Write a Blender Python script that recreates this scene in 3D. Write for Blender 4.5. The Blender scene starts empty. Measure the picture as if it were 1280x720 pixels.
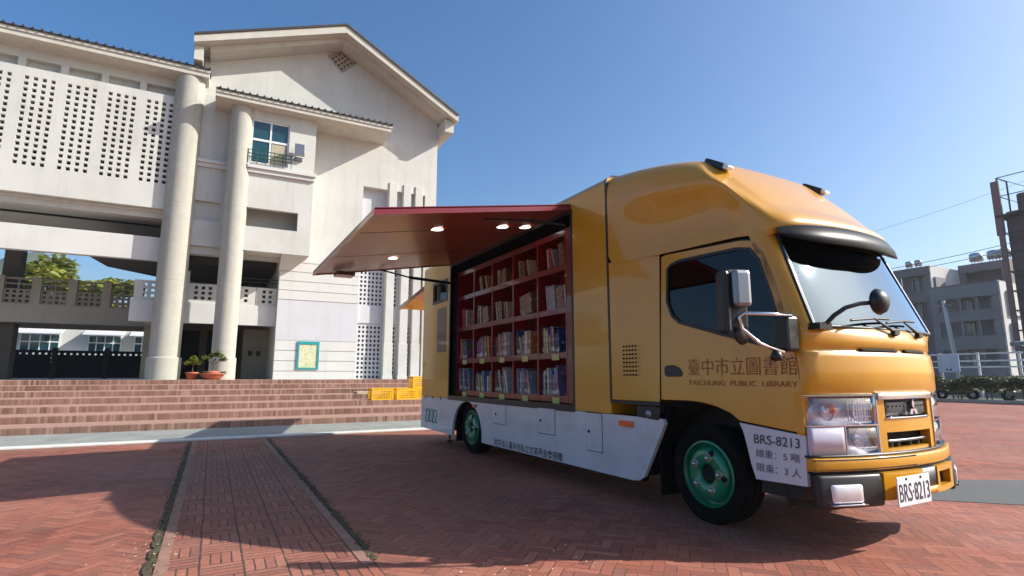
import bpy, bmesh, math, random
from mathutils import Vector, Matrix
from mathutils.geometry import tessellate_polygon
random.seed(7)
S = bpy.context.scene
C = S.collection
PI = math.pi
# ---------------------------------------------------------------- node helpers
class X:
    """tiny expression wrapper round Math nodes"""
    nt = None
    def __init__(s, v): s.v = v
    @staticmethod
    def op(o, *a):
        n = X.nt.nodes.new('ShaderNodeMath'); n.operation = o
        for i, q in enumerate(a):
            q = q.v if isinstance(q, X) else q
            if isinstance(q, (int, float)): n.inputs[i].default_value = q
            else: X.nt.links.new(q, n.inputs[i])
        return X(n.outputs[0])
    def __add__(s, o): return X.op('ADD', s, o)
    def __sub__(s, o): return X.op('SUBTRACT', s, o)
    def __rsub__(s, o): return X.op('SUBTRACT', o, s)
    def __mul__(s, o): return X.op('MULTIPLY', s, o)
    def __truediv__(s, o): return X.op('DIVIDE', s, o)
    def floor(s): return X.op('FLOOR', s)
    def mod(s, o): return X.op('FLOORED_MODULO', s, o)
    def lt(s, o): return X.op('LESS_THAN', s, o)
    def gt(s, o): return X.op('GREATER_THAN', s, o)
    def mn(s, o): return X.op('MINIMUM', s, o)
    def mx(s, o): return X.op('MAXIMUM', s, o)
def sel(c, a, b):            # c ? a : b
    return b + (c * (X.op('SUBTRACT', a, b)))
MATS = {}
def new_mat(name):
    m = bpy.data.materials.new(name); m.use_nodes = True
    nt = m.node_tree; b = nt.nodes['Principled BSDF']; X.nt = nt
    MATS[name] = m
    return m, nt, b
def noise(nt, scale, detail=4, rough=.6, vec=None, dist=0):
    n = nt.nodes.new('ShaderNodeTexNoise'); n.inputs['Scale'].default_value = scale
    n.inputs['Detail'].default_value = detail; n.inputs['Roughness'].default_value = rough
    n.inputs['Distortion'].default_value = dist
    if vec is None:
        t = nt.nodes.new('ShaderNodeTexCoord'); vec = t.outputs['Object']
    nt.links.new(vec, n.inputs['Vector'])
    return n.outputs['Fac']
def ramp(nt, fac, stops):
    r = nt.nodes.new('ShaderNodeValToRGB'); e = r.color_ramp.elements
    while len(e) < len(stops): e.new(.5)
    for i, (p, c) in enumerate(stops):
        e[i].position = p; e[i].color = (*c, 1) if len(c) == 3 else c
    nt.links.new(fac.v if isinstance(fac, X) else fac, r.inputs[0])
    return r.outputs[0]
def mixc(nt, fac, a, b, mode='MIX'):
    n = nt.nodes.new('ShaderNodeMix'); n.data_type = 'RGBA'; n.blend_type = mode
    for sock, v in ((n.inputs[0], fac), (n.inputs[6], a), (n.inputs[7], b)):
        v = v.v if isinstance(v, X) else v
        if isinstance(v, (int, float)): sock.default_value = v
        elif isinstance(v, tuple): sock.default_value = (*v, 1) if len(v) == 3 else v
        else: nt.links.new(v, sock)
    return n.outputs[2]
def bump(nt, b, h, strength=.3, dist=.01):
    n = nt.nodes.new('ShaderNodeBump'); n.inputs['Strength'].default_value = strength
    n.inputs['Distance'].default_value = dist
    nt.links.new(h.v if isinstance(h, X) else h, n.inputs['Height'])
    nt.links.new(n.outputs[0], b.inputs['Normal'])
def mat(name, col, rough=.6, metal=0, var=.12, vs=3, coat=0, bmp=0, bs=40, dirt=None, spec=.5, ior=None, emit=None, es=0, dscale=.8, streak=0):
    m, nt, b = new_mat(name)
    d = tuple(c * (1 - var) for c in col); l = tuple(min(1, c * (1 + var)) for c in col)
    c = ramp(nt, noise(nt, vs, 5), [(.3, d), (.7, l)])
    if dirt:
        c = mixc(nt, ramp(nt, noise(nt, dscale, 8, .7), [(.5, (0, 0, 0)), (.75, (.55, .55, .55))]), c, dirt)
    if streak:
        t = nt.nodes.new('ShaderNodeTexCoord'); mp = nt.nodes.new('ShaderNodeMapping')
        mp.inputs['Scale'].default_value = (1.6, 1.6, .12)
        nt.links.new(t.outputs['Object'], mp.inputs[0])
        c = mixc(nt, ramp(nt, noise(nt, 2.2, 6, .65, mp.outputs[0]), [(.52, (0, 0, 0)), (.8, (streak,) * 3)]), c, tuple(q * .45 for q in col))
    nt.links.new(c, b.inputs['Base Color'])
    b.inputs['Roughness'].default_value = rough; b.inputs['Metallic'].default_value = metal
    b.inputs['Coat Weight'].default_value = coat; b.inputs['Coat Roughness'].default_value = .04
    b.inputs['Specular IOR Level'].default_value = spec
    if bmp: bump(nt, b, noise(nt, bs, 6, .7), bmp, .01)
    if emit:
        b.inputs['Emission Color'].default_value = (*emit, 1); b.inputs['Emission Strength'].default_value = es
    return m
def brick_colours(nt, wn, stain, palette, mask, mortar, b, bumpd=.006, rough=.75):
    c = ramp(nt, wn, palette)
    c = mixc(nt, ramp(nt, stain, [(.42, (0, 0, 0)), (.75, (.7, .7, .7))]), c, (.16, .085, .06))
    c = mixc(nt, ramp(nt, noise(nt, .23, 6, .7), [(.40, (0, 0, 0)), (.66, (.55, .55, .55))]), c, (.46, .25, .19))
    g = ramp(nt, noise(nt, 55, 4, .8), [(.35, (.72, .72, .72)), (.7, (1.12, 1.12, 1.12))])
    c = mixc(nt, 1.0, c, g, 'MULTIPLY')
    c = mixc(nt, mask, c, mortar)
    nt.links.new(c, b.inputs['Base Color']); b.inputs['Roughness'].default_value = rough
    b.inputs['Specular IOR Level'].default_value = .3
    h = (X(1.0) if False else X.op('SUBTRACT', 1, mask)) + X(noise(nt, 30, 5)) * .5
    h = h + X(wn) * .35
    bump(nt, b, h, .8, bumpd)
def coords(nt, warp=.012):
    t = nt.nodes.new('ShaderNodeTexCoord')
    w = nt.nodes.new('ShaderNodeTexNoise'); w.inputs['Scale'].default_value = 1.7
    nt.links.new(t.outputs['Object'], w.inputs['Vector'])
    s = nt.nodes.new('ShaderNodeSeparateColor'); nt.links.new(w.outputs['Color'], s.inputs[0])
    p = nt.nodes.new('ShaderNodeSeparateXYZ'); nt.links.new(t.outputs['Object'], p.inputs[0])
    return (X(p.outputs[0]) + (X(s.outputs[0]) - .5) * warp * 3, X(p.outputs[1]) + (X(s.outputs[1]) - .5) * warp * 3, X(p.outputs[2]))
def wnoise(nt, a, b_):
    c = nt.nodes.new('ShaderNodeCombineXYZ'); nt.links.new(a.v, c.inputs[0]); nt.links.new(b_.v, c.inputs[1])
    w = nt.nodes.new('ShaderNodeTexWhiteNoise'); w.noise_dimensions = '2D'; nt.links.new(c.outputs[0], w.inputs[0])
    return w.outputs[0]
PAL = [(0, (.23, .075, .05)), (.25, (.33, .095, .058)), (.6, (.40, .12, .07)), (.85, (.45, .155, .095)), (1, (.28, .10, .07))]
def herringbone(name, w=.066, ang=PI / 4, pal=PAL):
    m, nt, b = new_mat(name)
    x, y, z = coords(nt)
    u = (x * math.cos(ang) + y * math.sin(ang)) / w; v = (y * math.cos(ang) - x * math.sin(ang)) / w
    ix = u.floor(); iy = v.floor(); fx = u - ix; fy = v - iy
    n_ = 3
    k = (ix - iy).mod(2 * n_)
    hor = k.lt(n_ - .5)
    along = sel(hor, k + fx, k - n_ + (1 - fy)); across = sel(hor, fy, fx)
    d = (along.mn(n_ - along)).mn(across.mn(1 - across))
    idx = sel(hor, ix - k, ix + .5); idy = sel(hor, iy, iy + k - n_)
    jit = X(noise(nt, 9, 3)) * .16 - X(noise(nt, 1.3, 4)) * .10 + .005
    mask = X.op('LESS_THAN', d, jit)
    brick_colours(nt, wnoise(nt, idx, idy), noise(nt, .55, 7, .65), pal, mask, (.15, .06, .04), b)
    return m
def basket(name, cell=.218, nb=4):
    m, nt, b = new_mat(name)
    x, y, z = coords(nt, .008)
    u = (x + .2) / cell; v = y / cell
    ix = u.floor(); iy = v.floor(); fx = u - ix; fy = v - iy
    par = (ix + iy).mod(2).lt(.5)
    a = sel(par, fx, fy) * nb; o = sel(par, fy, fx)
    ia = a.floor(); fa = a - ia
    d = ((fa.mn(1 - fa)) / nb).mn(o.mn(1 - o))
    dx = fx.mn(1 - fx)
    d = d.mn(dx * .75)          # the straight joints between the columns are wide
    jit = X(noise(nt, 11, 3)) * .05 - X(noise(nt, 1.5, 3)) * .02 + .004
    mask = X.op('LESS_THAN', d, jit)
    brick_colours(nt, wnoise(nt, ix + ia * .37, iy + ia * .11), noise(nt, .6, 7, .65), PAL, mask, (.085, .055, .04), b)
    return m
def soldier(name, w=.055):
    m, nt, b = new_mat(name)
    x, y, z = coords(nt, .006)
    u = x / w; ix = u.floor(); fx = u - ix
    r = (y / .23 + .03).floor()
    u2 = (x + r * .031) / w; ix = u2.floor(); fx = u2 - ix
    mask = X.op('LESS_THAN', fx.mn(1 - fx), X(noise(nt, 9, 3)) * .12 + .02)
    brick_colours(nt, wnoise(nt, ix, (z * 7.5).floor() + r), noise(nt, .8, 7, .65),
        [(0, (.15, .075, .055)), (.3, (.21, .11, .08)), (.6, (.27, .15, .11)), (.85, (.40, .27, .20)), (1, (.19, .10, .075))], mask, (.20, .14, .11), b)
    return m
# ---------------------------------------------------------------- mesh helpers
BASE = {}
class MB:
    def __init__(s): s.v = []; s.f = []; s.sm = []
    def add(s, vs, fs, smooth=False):
        n = len(s.v); s.v += [tuple(p) for p in vs]
        for f in fs: s.f.append(tuple(n + i for i in f)); s.sm.append(smooth)
        return s
    def box(s, a, b, rot=None, piv=None):
        x0, y0, z0 = a; x1, y1, z1 = b
        vs = [Vector(p) for p in ((x0, y0, z0), (x1, y0, z0), (x1, y1, z0), (x0, y1, z0), (x0, y0, z1), (x1, y0, z1), (x1, y1, z1), (x0, y1, z1))]
        if rot is not None:
            pv = Vector(piv) if piv else sum(vs, Vector()) / 8
            vs = [pv + rot @ (p - pv) for p in vs]
        return s.add(vs, [(0, 3, 2, 1), (4, 5, 6, 7), (0, 1, 5, 4), (1, 2, 6, 5), (2, 3, 7, 6), (3, 0, 4, 7)])
    def tube(s, pts, r, n=10, caps=True, smooth=True):
        pts = [Vector(p) for p in pts]; rs = r if isinstance(r, (list, tuple)) else [r] * len(pts)
        rings = []; up0 = None
        for i, p in enumerate(pts):
            d = (pts[min(i + 1, len(pts) - 1)] - pts[max(i - 1, 0)]).normalized()
            if up0 is None:
                up0 = d.orthogonal().normalized()
            a = (up0 - d * up0.dot(d)).normalized(); up0 = a; b = d.cross(a)
            rings.append([p + (a * math.cos(2 * PI * k / n) + b * math.sin(2 * PI * k / n)) * rs[i] for k in range(n)])
        vs = [q for r_ in rings for q in r_]; fs = []
        for i in range(len(pts) - 1):
            for k in range(n):
                fs.append((i * n + k, i * n + (k + 1) % n, (i + 1) * n + (k + 1) % n, (i + 1) * n + k))
        s.add(vs, fs, smooth)
        if caps:
            m = len(pts) - 1
            s.add(rings[0], [tuple(range(n))[::-1]]); s.add(rings[m], [tuple(range(n))])
        return s
    def lathe(s, prof, o, axis='z', n=32, smooth=True, flip=1):
        """prof: list of (r, h)"""
        o = Vector(o); vs = []
        for r, h in prof:
            for k in range(n):
                a = 2 * PI * k / n; c, d = r * math.cos(a), r * math.sin(a)
                vs.append(o + Vector({'z': (c, d, h), 'x': (h * flip, c, d), 'y': (c, h * flip, d)}[axis]))
        fs = []
        for i in range(len(prof) - 1):
            for k in range(n): fs.append((i * n + k, i * n + (k + 1) % n, (i + 1) * n + (k + 1) % n, (i + 1) * n + k))
        return s.add(vs, fs, smooth)
    def slab(s, outer, holes, mp, w0, w1):
        """flat polygon with holes in (u, v), thickness w0..w1, mapped by mp(u, v, w)"""
        loops = [outer] + list(holes)
        tris = tessellate_polygon([[Vector((p[0], p[1], 0)) for p in l] for l in loops])
        flat = [p for l in loops for p in l]
        s.add([mp(p[0], p[1], w0) for p in flat], [tuple(t) for t in tris])
        s.add([mp(p[0], p[1], w1) for p in flat], [tuple(t)[::-1] for t in tris])
        for l in loops:
            n = len(l)
            for i in range(n):
                a, b = l[i], l[(i + 1) % n]
                s.add([mp(a[0], a[1], w0), mp(b[0], b[1], w0), mp(b[0], b[1], w1), mp(a[0], a[1], w1)], [(0, 1, 2, 3)])
        return s
    def grid(s, us, vs, opened, mp, w0, w1):
        """rectangular panel cut on a grid; opened(i, j) cells are holes with reveals"""
        nu, nv = len(us) - 1, len(vs) - 1
        op = [[bool(opened(i, j)) for j in range(nv)] for i in range(nu)]
        isop = lambda i, j: True if (i < 0 or j < 0 or i >= nu or j >= nv) else op[i][j]
        for i in range(nu):
            for j in range(nv):
                if op[i][j]: continue
                a, b, c, d = us[i], us[i + 1], vs[j], vs[j + 1]
                s.add([mp(a, c, w0), mp(b, c, w0), mp(b, d, w0), mp(a, d, w0)], [(0, 1, 2, 3)])
                s.add([mp(a, c, w1), mp(b, c, w1), mp(b, d, w1), mp(a, d, w1)], [(3, 2, 1, 0)])
                if isop(i - 1, j): s.add([mp(a, c, w0), mp(a, d, w0), mp(a, d, w1), mp(a, c, w1)], [(0, 1, 2, 3)])
                if isop(i + 1, j): s.add([mp(b, c, w0), mp(b, d, w0), mp(b, d, w1), mp(b, c, w1)], [(3, 2, 1, 0)])
                if isop(i, j - 1): s.add([mp(a, c, w0), mp(b, c, w0), mp(b, c, w1), mp(a, c, w1)], [(3, 2, 1, 0)])
                if isop(i, j + 1): s.add([mp(a, d, w0), mp(b, d, w0), mp(b, d, w1), mp(a, d, w1)], [(0, 1, 2, 3)])
        return s
    def surf(s, rows, smooth=True, close=False):
        n = len(rows[0]); vs = [p for r in rows for p in r]; fs = []
        for i in range(len(rows) - 1):
            for k in range(n - 1): fs.append((i * n + k, i * n + k + 1, (i + 1) * n + k + 1, (i + 1) * n + k))
        return s.add(vs, fs, smooth)
    def build(s, name, m, parent=None, origin=None, bevel=0, weld=True, solid=0, sub=0, smooth_angle=None):
        root = parent
        off = Vector(BASE[parent.name]) if parent else Vector(origin or (0, 0, 0))
        me = bpy.data.meshes.new(name)
        me.from_pydata([tuple(Vector(p) - off) for p in s.v], [], s.f)
        me.polygons.foreach_set('use_smooth', s.sm)
        if weld:
            bm = bmesh.new(); bm.from_mesh(me)
            bmesh.ops.remove_doubles(bm, verts=bm.verts, dist=1e-5)
            bmesh.ops.recalc_face_normals(bm, faces=bm.faces)
            bm.to_mesh(me); bm.free()
        me.update()
        o = bpy.data.objects.new(name, me); C.objects.link(o)
        me.materials.append(m)
        if parent: o.parent = parent
        else: o.location = off
        BASE[o.name] = tuple(off)
        if solid:
            q = o.modifiers.new('solid', 'SOLIDIFY'); q.thickness = solid; q.offset = 0
        if sub:
            q = o.modifiers.new('sub', 'SUBSURF'); q.levels = sub; q.render_levels = sub
        if bevel:
            q = o.modifiers.new('bevel', 'BEVEL'); q.width = bevel; q.segments = 2; q.limit_method = 'ANGLE'; q.angle_limit = math.radians(35)
        return o
XZ = lambda u, v, w: (u, w, v)      # u=x, v=z, w=y
YZ = lambda u, v, w: (w, u, v)      # u=y, v=z, w=x
XY = lambda u, v, w: (u, v, w)
def tag(o, label=None, cat=None, group=None, kind=None):
    if label: o['label'] = label
    if cat: o['category'] = cat
    if group: o['group'] = group
    if kind: o['kind'] = kind
    return o
def thing(name, loc, label, cat, group=None):
    o = bpy.data.objects.new(name, None); C.objects.link(o); o.location = loc; BASE[o.name] = tuple(loc)
    o.empty_display_size = .2
    return tag(o, label, cat, group)
def struct(mb, name, m, **k):
    return tag(mb.build(name, m, **k), kind='structure')
def copy_tree(o, off=(0, 0, 0), parent=None):
    c = o.copy(); C.objects.link(c)
    if parent is not None: c.parent = parent
    c.location = Vector(o.location) + Vector(off); BASE[c.name] = BASE[o.name]
    for ch in list(o.children):
        d = ch.copy(); C.objects.link(d); d.parent = c; BASE[d.name] = BASE[ch.name]
        for g in list(ch.children):
            e = g.copy(); C.objects.link(e); e.parent = d; BASE[e.name] = BASE[g.name]
    return c
def text(name, s, m, parent, origin, xd, yd, width, height, depth=.002, bold=0, shear=0, spacing=1.0):
    """lettering fitted to width x height; origin = lower left corner in the world"""
    cu = bpy.data.curves.new(name, 'FONT'); cu.body = s; cu.extrude = 0; cu.offset = bold; cu.space_character = spacing
    cu.resolution_u = 3; cu.shear = shear
    o = bpy.data.objects.new(name, cu); C.objects.link(o)
    dg = bpy.context.evaluated_depsgraph_get()
    me = bpy.data.meshes.new_from_object(o.evaluated_get(dg))
    C.objects.unlink(o); bpy.data.objects.remove(o)
    xs = [v.co.x for v in me.vertices]; ys = [v.co.y for v in me.vertices]
    x0, x1, y0, y1 = min(xs), max(xs), min(ys), max(ys)
    xd = Vector(xd); yd = Vector(yd); nd = xd.cross(yd).normalized(); off = Vector(BASE[parent.name])
    for v in me.vertices:
        v.co = Vector(origin) - off + xd * ((v.co.x - x0) / (x1 - x0) * width) + yd * ((v.co.y - y0) / (y1 - y0) * height) + nd * depth
    me.materials.clear(); me.materials.append(m)
    q = bpy.data.objects.new(name, me); C.objects.link(q); q.parent = parent
    return q
# ---------------------------------------------------------------- materials
M = MATS
mat('yellow', (.65, .30, .004), .34, coat=.5, var=.04, vs=1.2, dirt=(.50, .24, .02), dscale=2.5)
mat('truck_white', (.60, .61, .64), .35, coat=.3, var=.05, dirt=(.36, .31, .27), dscale=2.2, streak=.12)
mat('black_plastic', (.012, .012, .013), .42, var=.1)
mat('black_gloss', (.008, .008, .009), .35, coat=0, var=.05, spec=.12)
mat('black_rubber', (.005, .005, .005), .9, bmp=.3, bs=30, spec=.15)
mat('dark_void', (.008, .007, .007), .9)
mat('chassis', (.015, .014, .013), .7)
mat('red_paint', (.20, .005, .003), .35, coat=.5, var=.06)
mat('flap_under', (.42, .065, .008), .3, metal=0, coat=.1, var=.06, vs=2, spec=.3)
mat('flap_edge', (.22, .008, .01), .3, coat=.6)
mat('chrome', (.75, .76, .78), .08, metal=1, var=.02)
mat('grey_metal', (.26, .27, .29), .35, metal=.8, var=.05)
mat('lens_clear', (.85, .83, .86), .3, metal=.45, coat=.6, var=.12, vs=14)
mat('reflector', (.85, .86, .9), .3, metal=.7, var=.05)
mat('lilac', (.52, .48, .56), .25, coat=.6, var=.03)
mat('amber', (.75, .12, .01), .25, coat=.8)
mat('red_lens', (.45, .02, .01), .25, coat=.8)
mat('green_rim', (.0, .20, .085), .28, coat=.8, var=.08)
mat('bolt', (.45, .47, .42), .35, metal=.8)
mat('text_brown', (.30, .10, .008), .5)
mat('text_dark', (.03, .032, .045), .5)
mat('text_grey', (.10, .10, .115), .5)
mat('text_green', (.06, .33, .20), .5)
mat('plate_white', (.80, .82, .84), .4)
mat('maroon', (.10, .018, .012), .3, coat=.4)
mat('orange_under', (.62, .19, .02), .35, coat=.5)
mat('grille_grey', (.055, .058, .07), .4, var=.1, bmp=.2, bs=60)
mat('label_yellow', (.52, .52, .16), .6)
mat('lamp', (1, 1, 1), .5, emit=(1, .96, .9), es=2.5)
mat('seat_fabric', (.03, .03, .035), .9)
mat('interior_grey', (.09, .09, .095), .7)
def glass(name, tint, trans=.5, rough=.02, ior=1.5, col=(1, 1, 1)):
    m, nt, b = new_mat(name)
    nt.nodes.remove(b)
    tr = nt.nodes.new('ShaderNodeBsdfTransparent'); tr.inputs[0].default_value = (*tint, 1)
    gl = nt.nodes.new('ShaderNodeBsdfGlossy'); gl.inputs['Roughness'].default_value = rough; gl.inputs[0].default_value = (*col, 1)
    fr = nt.nodes.new('ShaderNodeFresnel'); fr.inputs[0].default_value = ior
    ns = noise(nt, 3, 4)
    mx = nt.nodes.new('ShaderNodeMixShader')
    ge = nt.nodes.new('ShaderNodeNewGeometry')
    k = X(fr.outputs[0]) * trans * (1 - X(ge.outputs['Backfacing']))
    nt.links.new(k.mn(1.0).v, mx.inputs[0])
    nt.links.new(tr.outputs[0], mx.inputs[1]); nt.links.new(gl.outputs[0], mx.inputs[2])
    bm_ = nt.nodes.new('ShaderNodeBump'); bm_.inputs['Strength'].default_value = .02; nt.links.new(ns, bm_.inputs['Height'])
    nt.links.new(bm_.outputs[0], gl.inputs['Normal'])
    nt.links.new(mx.outputs[0], nt.nodes['Material Output'].inputs[0])
    return m
glass('windscreen_glass', (.05, .06, .07), 1.7, .03, col=(.62, .82, 1))
glass('door_glass', (.05, .055, .06), .75)
glass('lamp_glass', (.9, .9, .93), 1.5)
mat('window_glass', (.015, .06, .075), .06, coat=1, var=.15, vs=1.5)
mat('curtain', (.45, .40, .28), .8)
WALL = (.585, .585, .54)
mat('wall_paint', WALL, .85, var=.06, vs=.7, dirt=(.44, .42, .365), bmp=.15, bs=60, dscale=.45, streak=.32)
mat('wall_white', (.62, .62, .59), .8, var=.04, vs=.8, dirt=(.53, .51, .46), bmp=.1, dscale=.6, streak=.2)
mat('wall_grey', (.56, .57, .59), .8, var=.04, vs=1, streak=.2)
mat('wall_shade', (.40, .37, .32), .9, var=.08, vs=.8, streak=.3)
mat('fascia', (.55, .53, .455), .8, var=.08, vs=2.5, dirt=(.45, .41, .34), streak=.25)
mat('column_stone', (.42, .41, .35), .85, var=.07, vs=5, dirt=(.40, .36, .30), bmp=.35, bs=80, dscale=.9, streak=.4)
mat('tile_dark', (.045, .038, .036), .6, var=.2)
mat('lattice_grey', (.30, .28, .25), .9, var=.1, streak=.4)
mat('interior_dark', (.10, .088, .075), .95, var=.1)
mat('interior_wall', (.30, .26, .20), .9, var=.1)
mat('frame_white', (.75, .76, .75), .4)
mat('rail_green', (.01, .08, .05), .4)
mat('concrete', (.36, .35, .31), .9, var=.14, vs=4, dirt=(.2, .19, .165), bmp=.4, bs=40)
mat('gutter', (.27, .28, .25), .9, var=.16, vs=3, dirt=(.17, .17, .15), bmp=.4, bs=40)
mat('line_white', (.66, .66, .60), .8, var=.12, vs=6, dirt=(.35, .33, .28), dscale=3)
mat('asphalt_patch', (.105, .115, .115), .9, var=.25, vs=60, bmp=.6, bs=150, dirt=(.16, .14, .13))
mat('earth', (.12, .115, .075), 1, var=.3, vs=.5)
mat('moss', (.085, .07, .038), 1, var=.5, vs=30, bmp=.8, bs=60)
mat('crate_yellow', (.80, .45, .01), .4, var=.05)
mat('terracotta', (.45, .13, .07), .8, var=.15, vs=12)
mat('soil', (.05, .035, .025), 1)
mat('bark', (.10, .075, .05), .95, var=.3, vs=12, bmp=.8)
def leaf(name, a, b_, s=9, tr=.3):
    m, nt, b = new_mat(name)
    c = ramp(nt, noise(nt, s, 3), [(.3, a), (.7, b_)])
    nt.links.new(c, b.inputs['Base Color']); b.inputs['Roughness'].default_value = .6
    t = nt.nodes.new('ShaderNodeBsdfTranslucent'); nt.links.new(c, t.inputs[0])
    mx = nt.nodes.new('ShaderNodeMixShader'); mx.inputs[0].default_value = tr
    nt.links.new(b.outputs[0], mx.inputs[1]); nt.links.new(t.outputs[0], mx.inputs[2])
    nt.links.new(mx.outputs[0], nt.nodes['Material Output'].inputs[0])
leaf('leaf_yellow', (.16, .20, .02), (.34, .33, .04), 2)
leaf('leaf_tree', (.10, .14, .02), (.34, .34, .04), .5)
leaf('leaf_hedge', (.035, .055, .015), (.11, .13, .035), 3)
leaf('leaf_bonsai', (.08, .12, .02), (.22, .26, .05), 5)
herringbone('brick_herringbone')
mat('tread', (.37, .215, .16), .85, var=.14, vs=9, dirt=(.33, .24, .20), bmp=.4, bs=50, dscale=1.2)
mat('edging', (.31, .17, .12), .9, var=.2, vs=8, dirt=(.14, .11, .08), bmp=.4)
basket('brick_basket')
soldier('brick_step')
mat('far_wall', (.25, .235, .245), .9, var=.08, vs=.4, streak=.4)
mat('far_wall_light', (.58, .56, .53), .9, var=.06, vs=.4, streak=.3)  # pale tone; on apartment side walls it paints in the sunlight on that face
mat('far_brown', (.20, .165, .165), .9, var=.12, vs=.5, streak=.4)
mat('netting', (.11, .08, .085), .95, var=.35, vs=.5, streak=.5)
mat('shed_blue', (.13, .165, .19), .7, var=.08)
mat('sign_blue', (.42, .52, .66), .5)
mat('tank_steel', (.5, .5, .5), .3, metal=.8)
mat('wire', (.03, .03, .03), .6)
mat('paint_white', (.7, .7, .7), .6)
mat('tin_red', (.22, .12, .12), .7)
mat('teal', (.02, .30, .33), .4)
mat('hill', (.05, .075, .05), 1, var=.3, vs=.02)
mat('bench_grey', (.22, .22, .22), .6)
m, nt, b = new_mat('poster_print')
c1 = ramp(nt, noise(nt, 7, 5, .6, dist=1.2), [(.36, (.35, .42, .16)), (.46, (.62, .62, .38)), (.6, (.66, .64, .46)), (.68, (.32, .46, .30))])
nt.links.new(c1, b.inputs['Base Color'])
# ================================================================ SETTING
def sheet(name, poly, z, m, n=0):
    mb = MB(); mb.add([(x, y, z) for x, y in poly], [tuple(range(len(poly)))]); return struct(mb, name, m, weld=False)
sheet('ground', [(-900, -300), (900, -300), (900, 900), (-900, 900)], -.004, M['earth'])
sheet('plaza_paving', [(-22, -16), (27, -16), (27, 22), (9.6, 22), (9.6, 10.6), (-22, 10.6)], .0, M['brick_herringbone'])
sheet('plaza_brick_band', [(-.2, -16), (.92, -16), (.92, 10.55), (-.2, 10.55)], .004, M['brick_basket'])
sheet('asphalt_strip', [(4.55, 4.15), (5.05, 3.05), (5.5, 2.66), (6.0, 2.16), (9.0, -.6), (10.2, .1), (7.4, 2.68), (6.7, 3.1), (5.6, 4.5)], .004, M['asphalt_patch'])
sheet('gutter', [(-22, 10.82), (9.6, 10.82), (9.6, 12.95), (-22, 12.95)], .012, M['gutter'])
def edging(name, x0, x1, ysteps, m, z=.006, jag=.0):
    mb = MB(); a = []; b_ = []
    for y in ysteps:
        a.append((x0 + random.uniform(-jag, jag), y, z)); b_.append((x1 + random.uniform(-jag, jag), y, z))
    mb.surf([a, b_], smooth=False)
    return struct(mb, name, m, weld=False)
ys = [-6 + i * .05 for i in range(330)]
edging('edging_strip', -.2, -.135, [-8, 10.55], M['edging'], .008)
edging('edging_strip', .82, .885, [3.3, 10.55], M['edging'], .008)
edging('moss_joint', -.245, -.205, ys, M['moss'], .010, .014)
edging('moss_joint', 0.888, .93, [3.35 + i * .04 for i in range(180)], M['moss'], .010, .020)
mb = MB(); mb.box((-22, 10.60, 0), (9.6, 10.82, .035)); struct(mb, 'kerb', M['line_white'], bevel=.01)
# grass tufts and dry leaf litter in the moss joint
mb = MB()
for i in range(1500):
    y = random.uniform(1.6, 10.4); x = random.choice((-.235, .92)) + random.gauss(0, .022)
    if x > .5 and y < 3.4: continue
    h = random.uniform(.008, .03); a = random.uniform(0, PI); w = .004
    c, s_ = math.cos(a) * w, math.sin(a) * w; lx, ly = random.gauss(0, .012), random.gauss(0, .012)
    mb.add([(x - c, y - s_, .008), (x + c, y + s_, .008), (x + lx, y + ly, h)], [(0, 1, 2)])
tag(mb.build('joint_grass', M['leaf_hedge'], weld=False), 'tiny grass and moss tufts in the joints of the brick paving', 'grass', kind='stuff')
mb = MB()
for i in range(240):
    if random.random() < .55: x = -.25 + random.gauss(0, .1); y = random.uniform(2.4, 4.6)
    elif random.random() < .6: x = random.gauss(1.6, .5); y = random.gauss(2.75, .12)
    else: x = random.uniform(-2, 1.8); y = random.uniform(2.4, 4.2)
    r = random.uniform(.002, .007); a = random.uniform(0, PI); z = random.uniform(.012, .02)
    mb.add([(x + r * 1.6 * math.cos(a), y + r * 1.6 * math.sin(a), z), (x - r * math.sin(a), y + r * math.cos(a), z + .004), (x - r * 1.6 * math.cos(a), y - r * 1.6 * math.sin(a), z), (x + r * math.sin(a), y - r * math.cos(a), z)], [(0, 1, 2, 3)])
mat('dry_leaf', (.50, .40, .24), .9, var=.3, vs=40)
tag(mb.build('leaf_litter', M['dry_leaf'], weld=False), 'pale dry grass clippings and leaf bits scattered on the bricks', 'leaf litter', kind='stuff')
# steps: seven broad brick treads
SY = [12.95, 14.05, 15.2, 16.35, 17.5, 18.65, 19.8]
mb = MB()
for i, y in enumerate(SY):
    y2 = SY[i + 1] + .02 if i < 6 else 19.82 + .9
    z1 = .133 * (i + 1)
    mb.box((-20, y, z1 - .133 - .02 if i else -.05), (9.6, y2, z1))
struct(mb, 'steps', M['brick_step'], bevel=.012, weld=False)
for i, y in enumerate(SY):
    y2 = SY[i + 1] if i < 6 else 20.7
    mb = MB(); mb.box((-20, y + .05, .133 * (i + 1) - .01), (9.6, y2 - .005, .133 * (i + 1) + .004)); struct(mb, 'step_tread', M['tread'])
mb = MB(); mb.box((-30, 20.7, .0), (9.6, 46, .925)); struct(mb, 'terrace', M['concrete'])

# ================================================================ SCHOOL BUILDING
B = thing('school_building', (0, 22, .93), 'pale cream school building with round columns, pierced walls and a gabled end wing', 'building')
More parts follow.
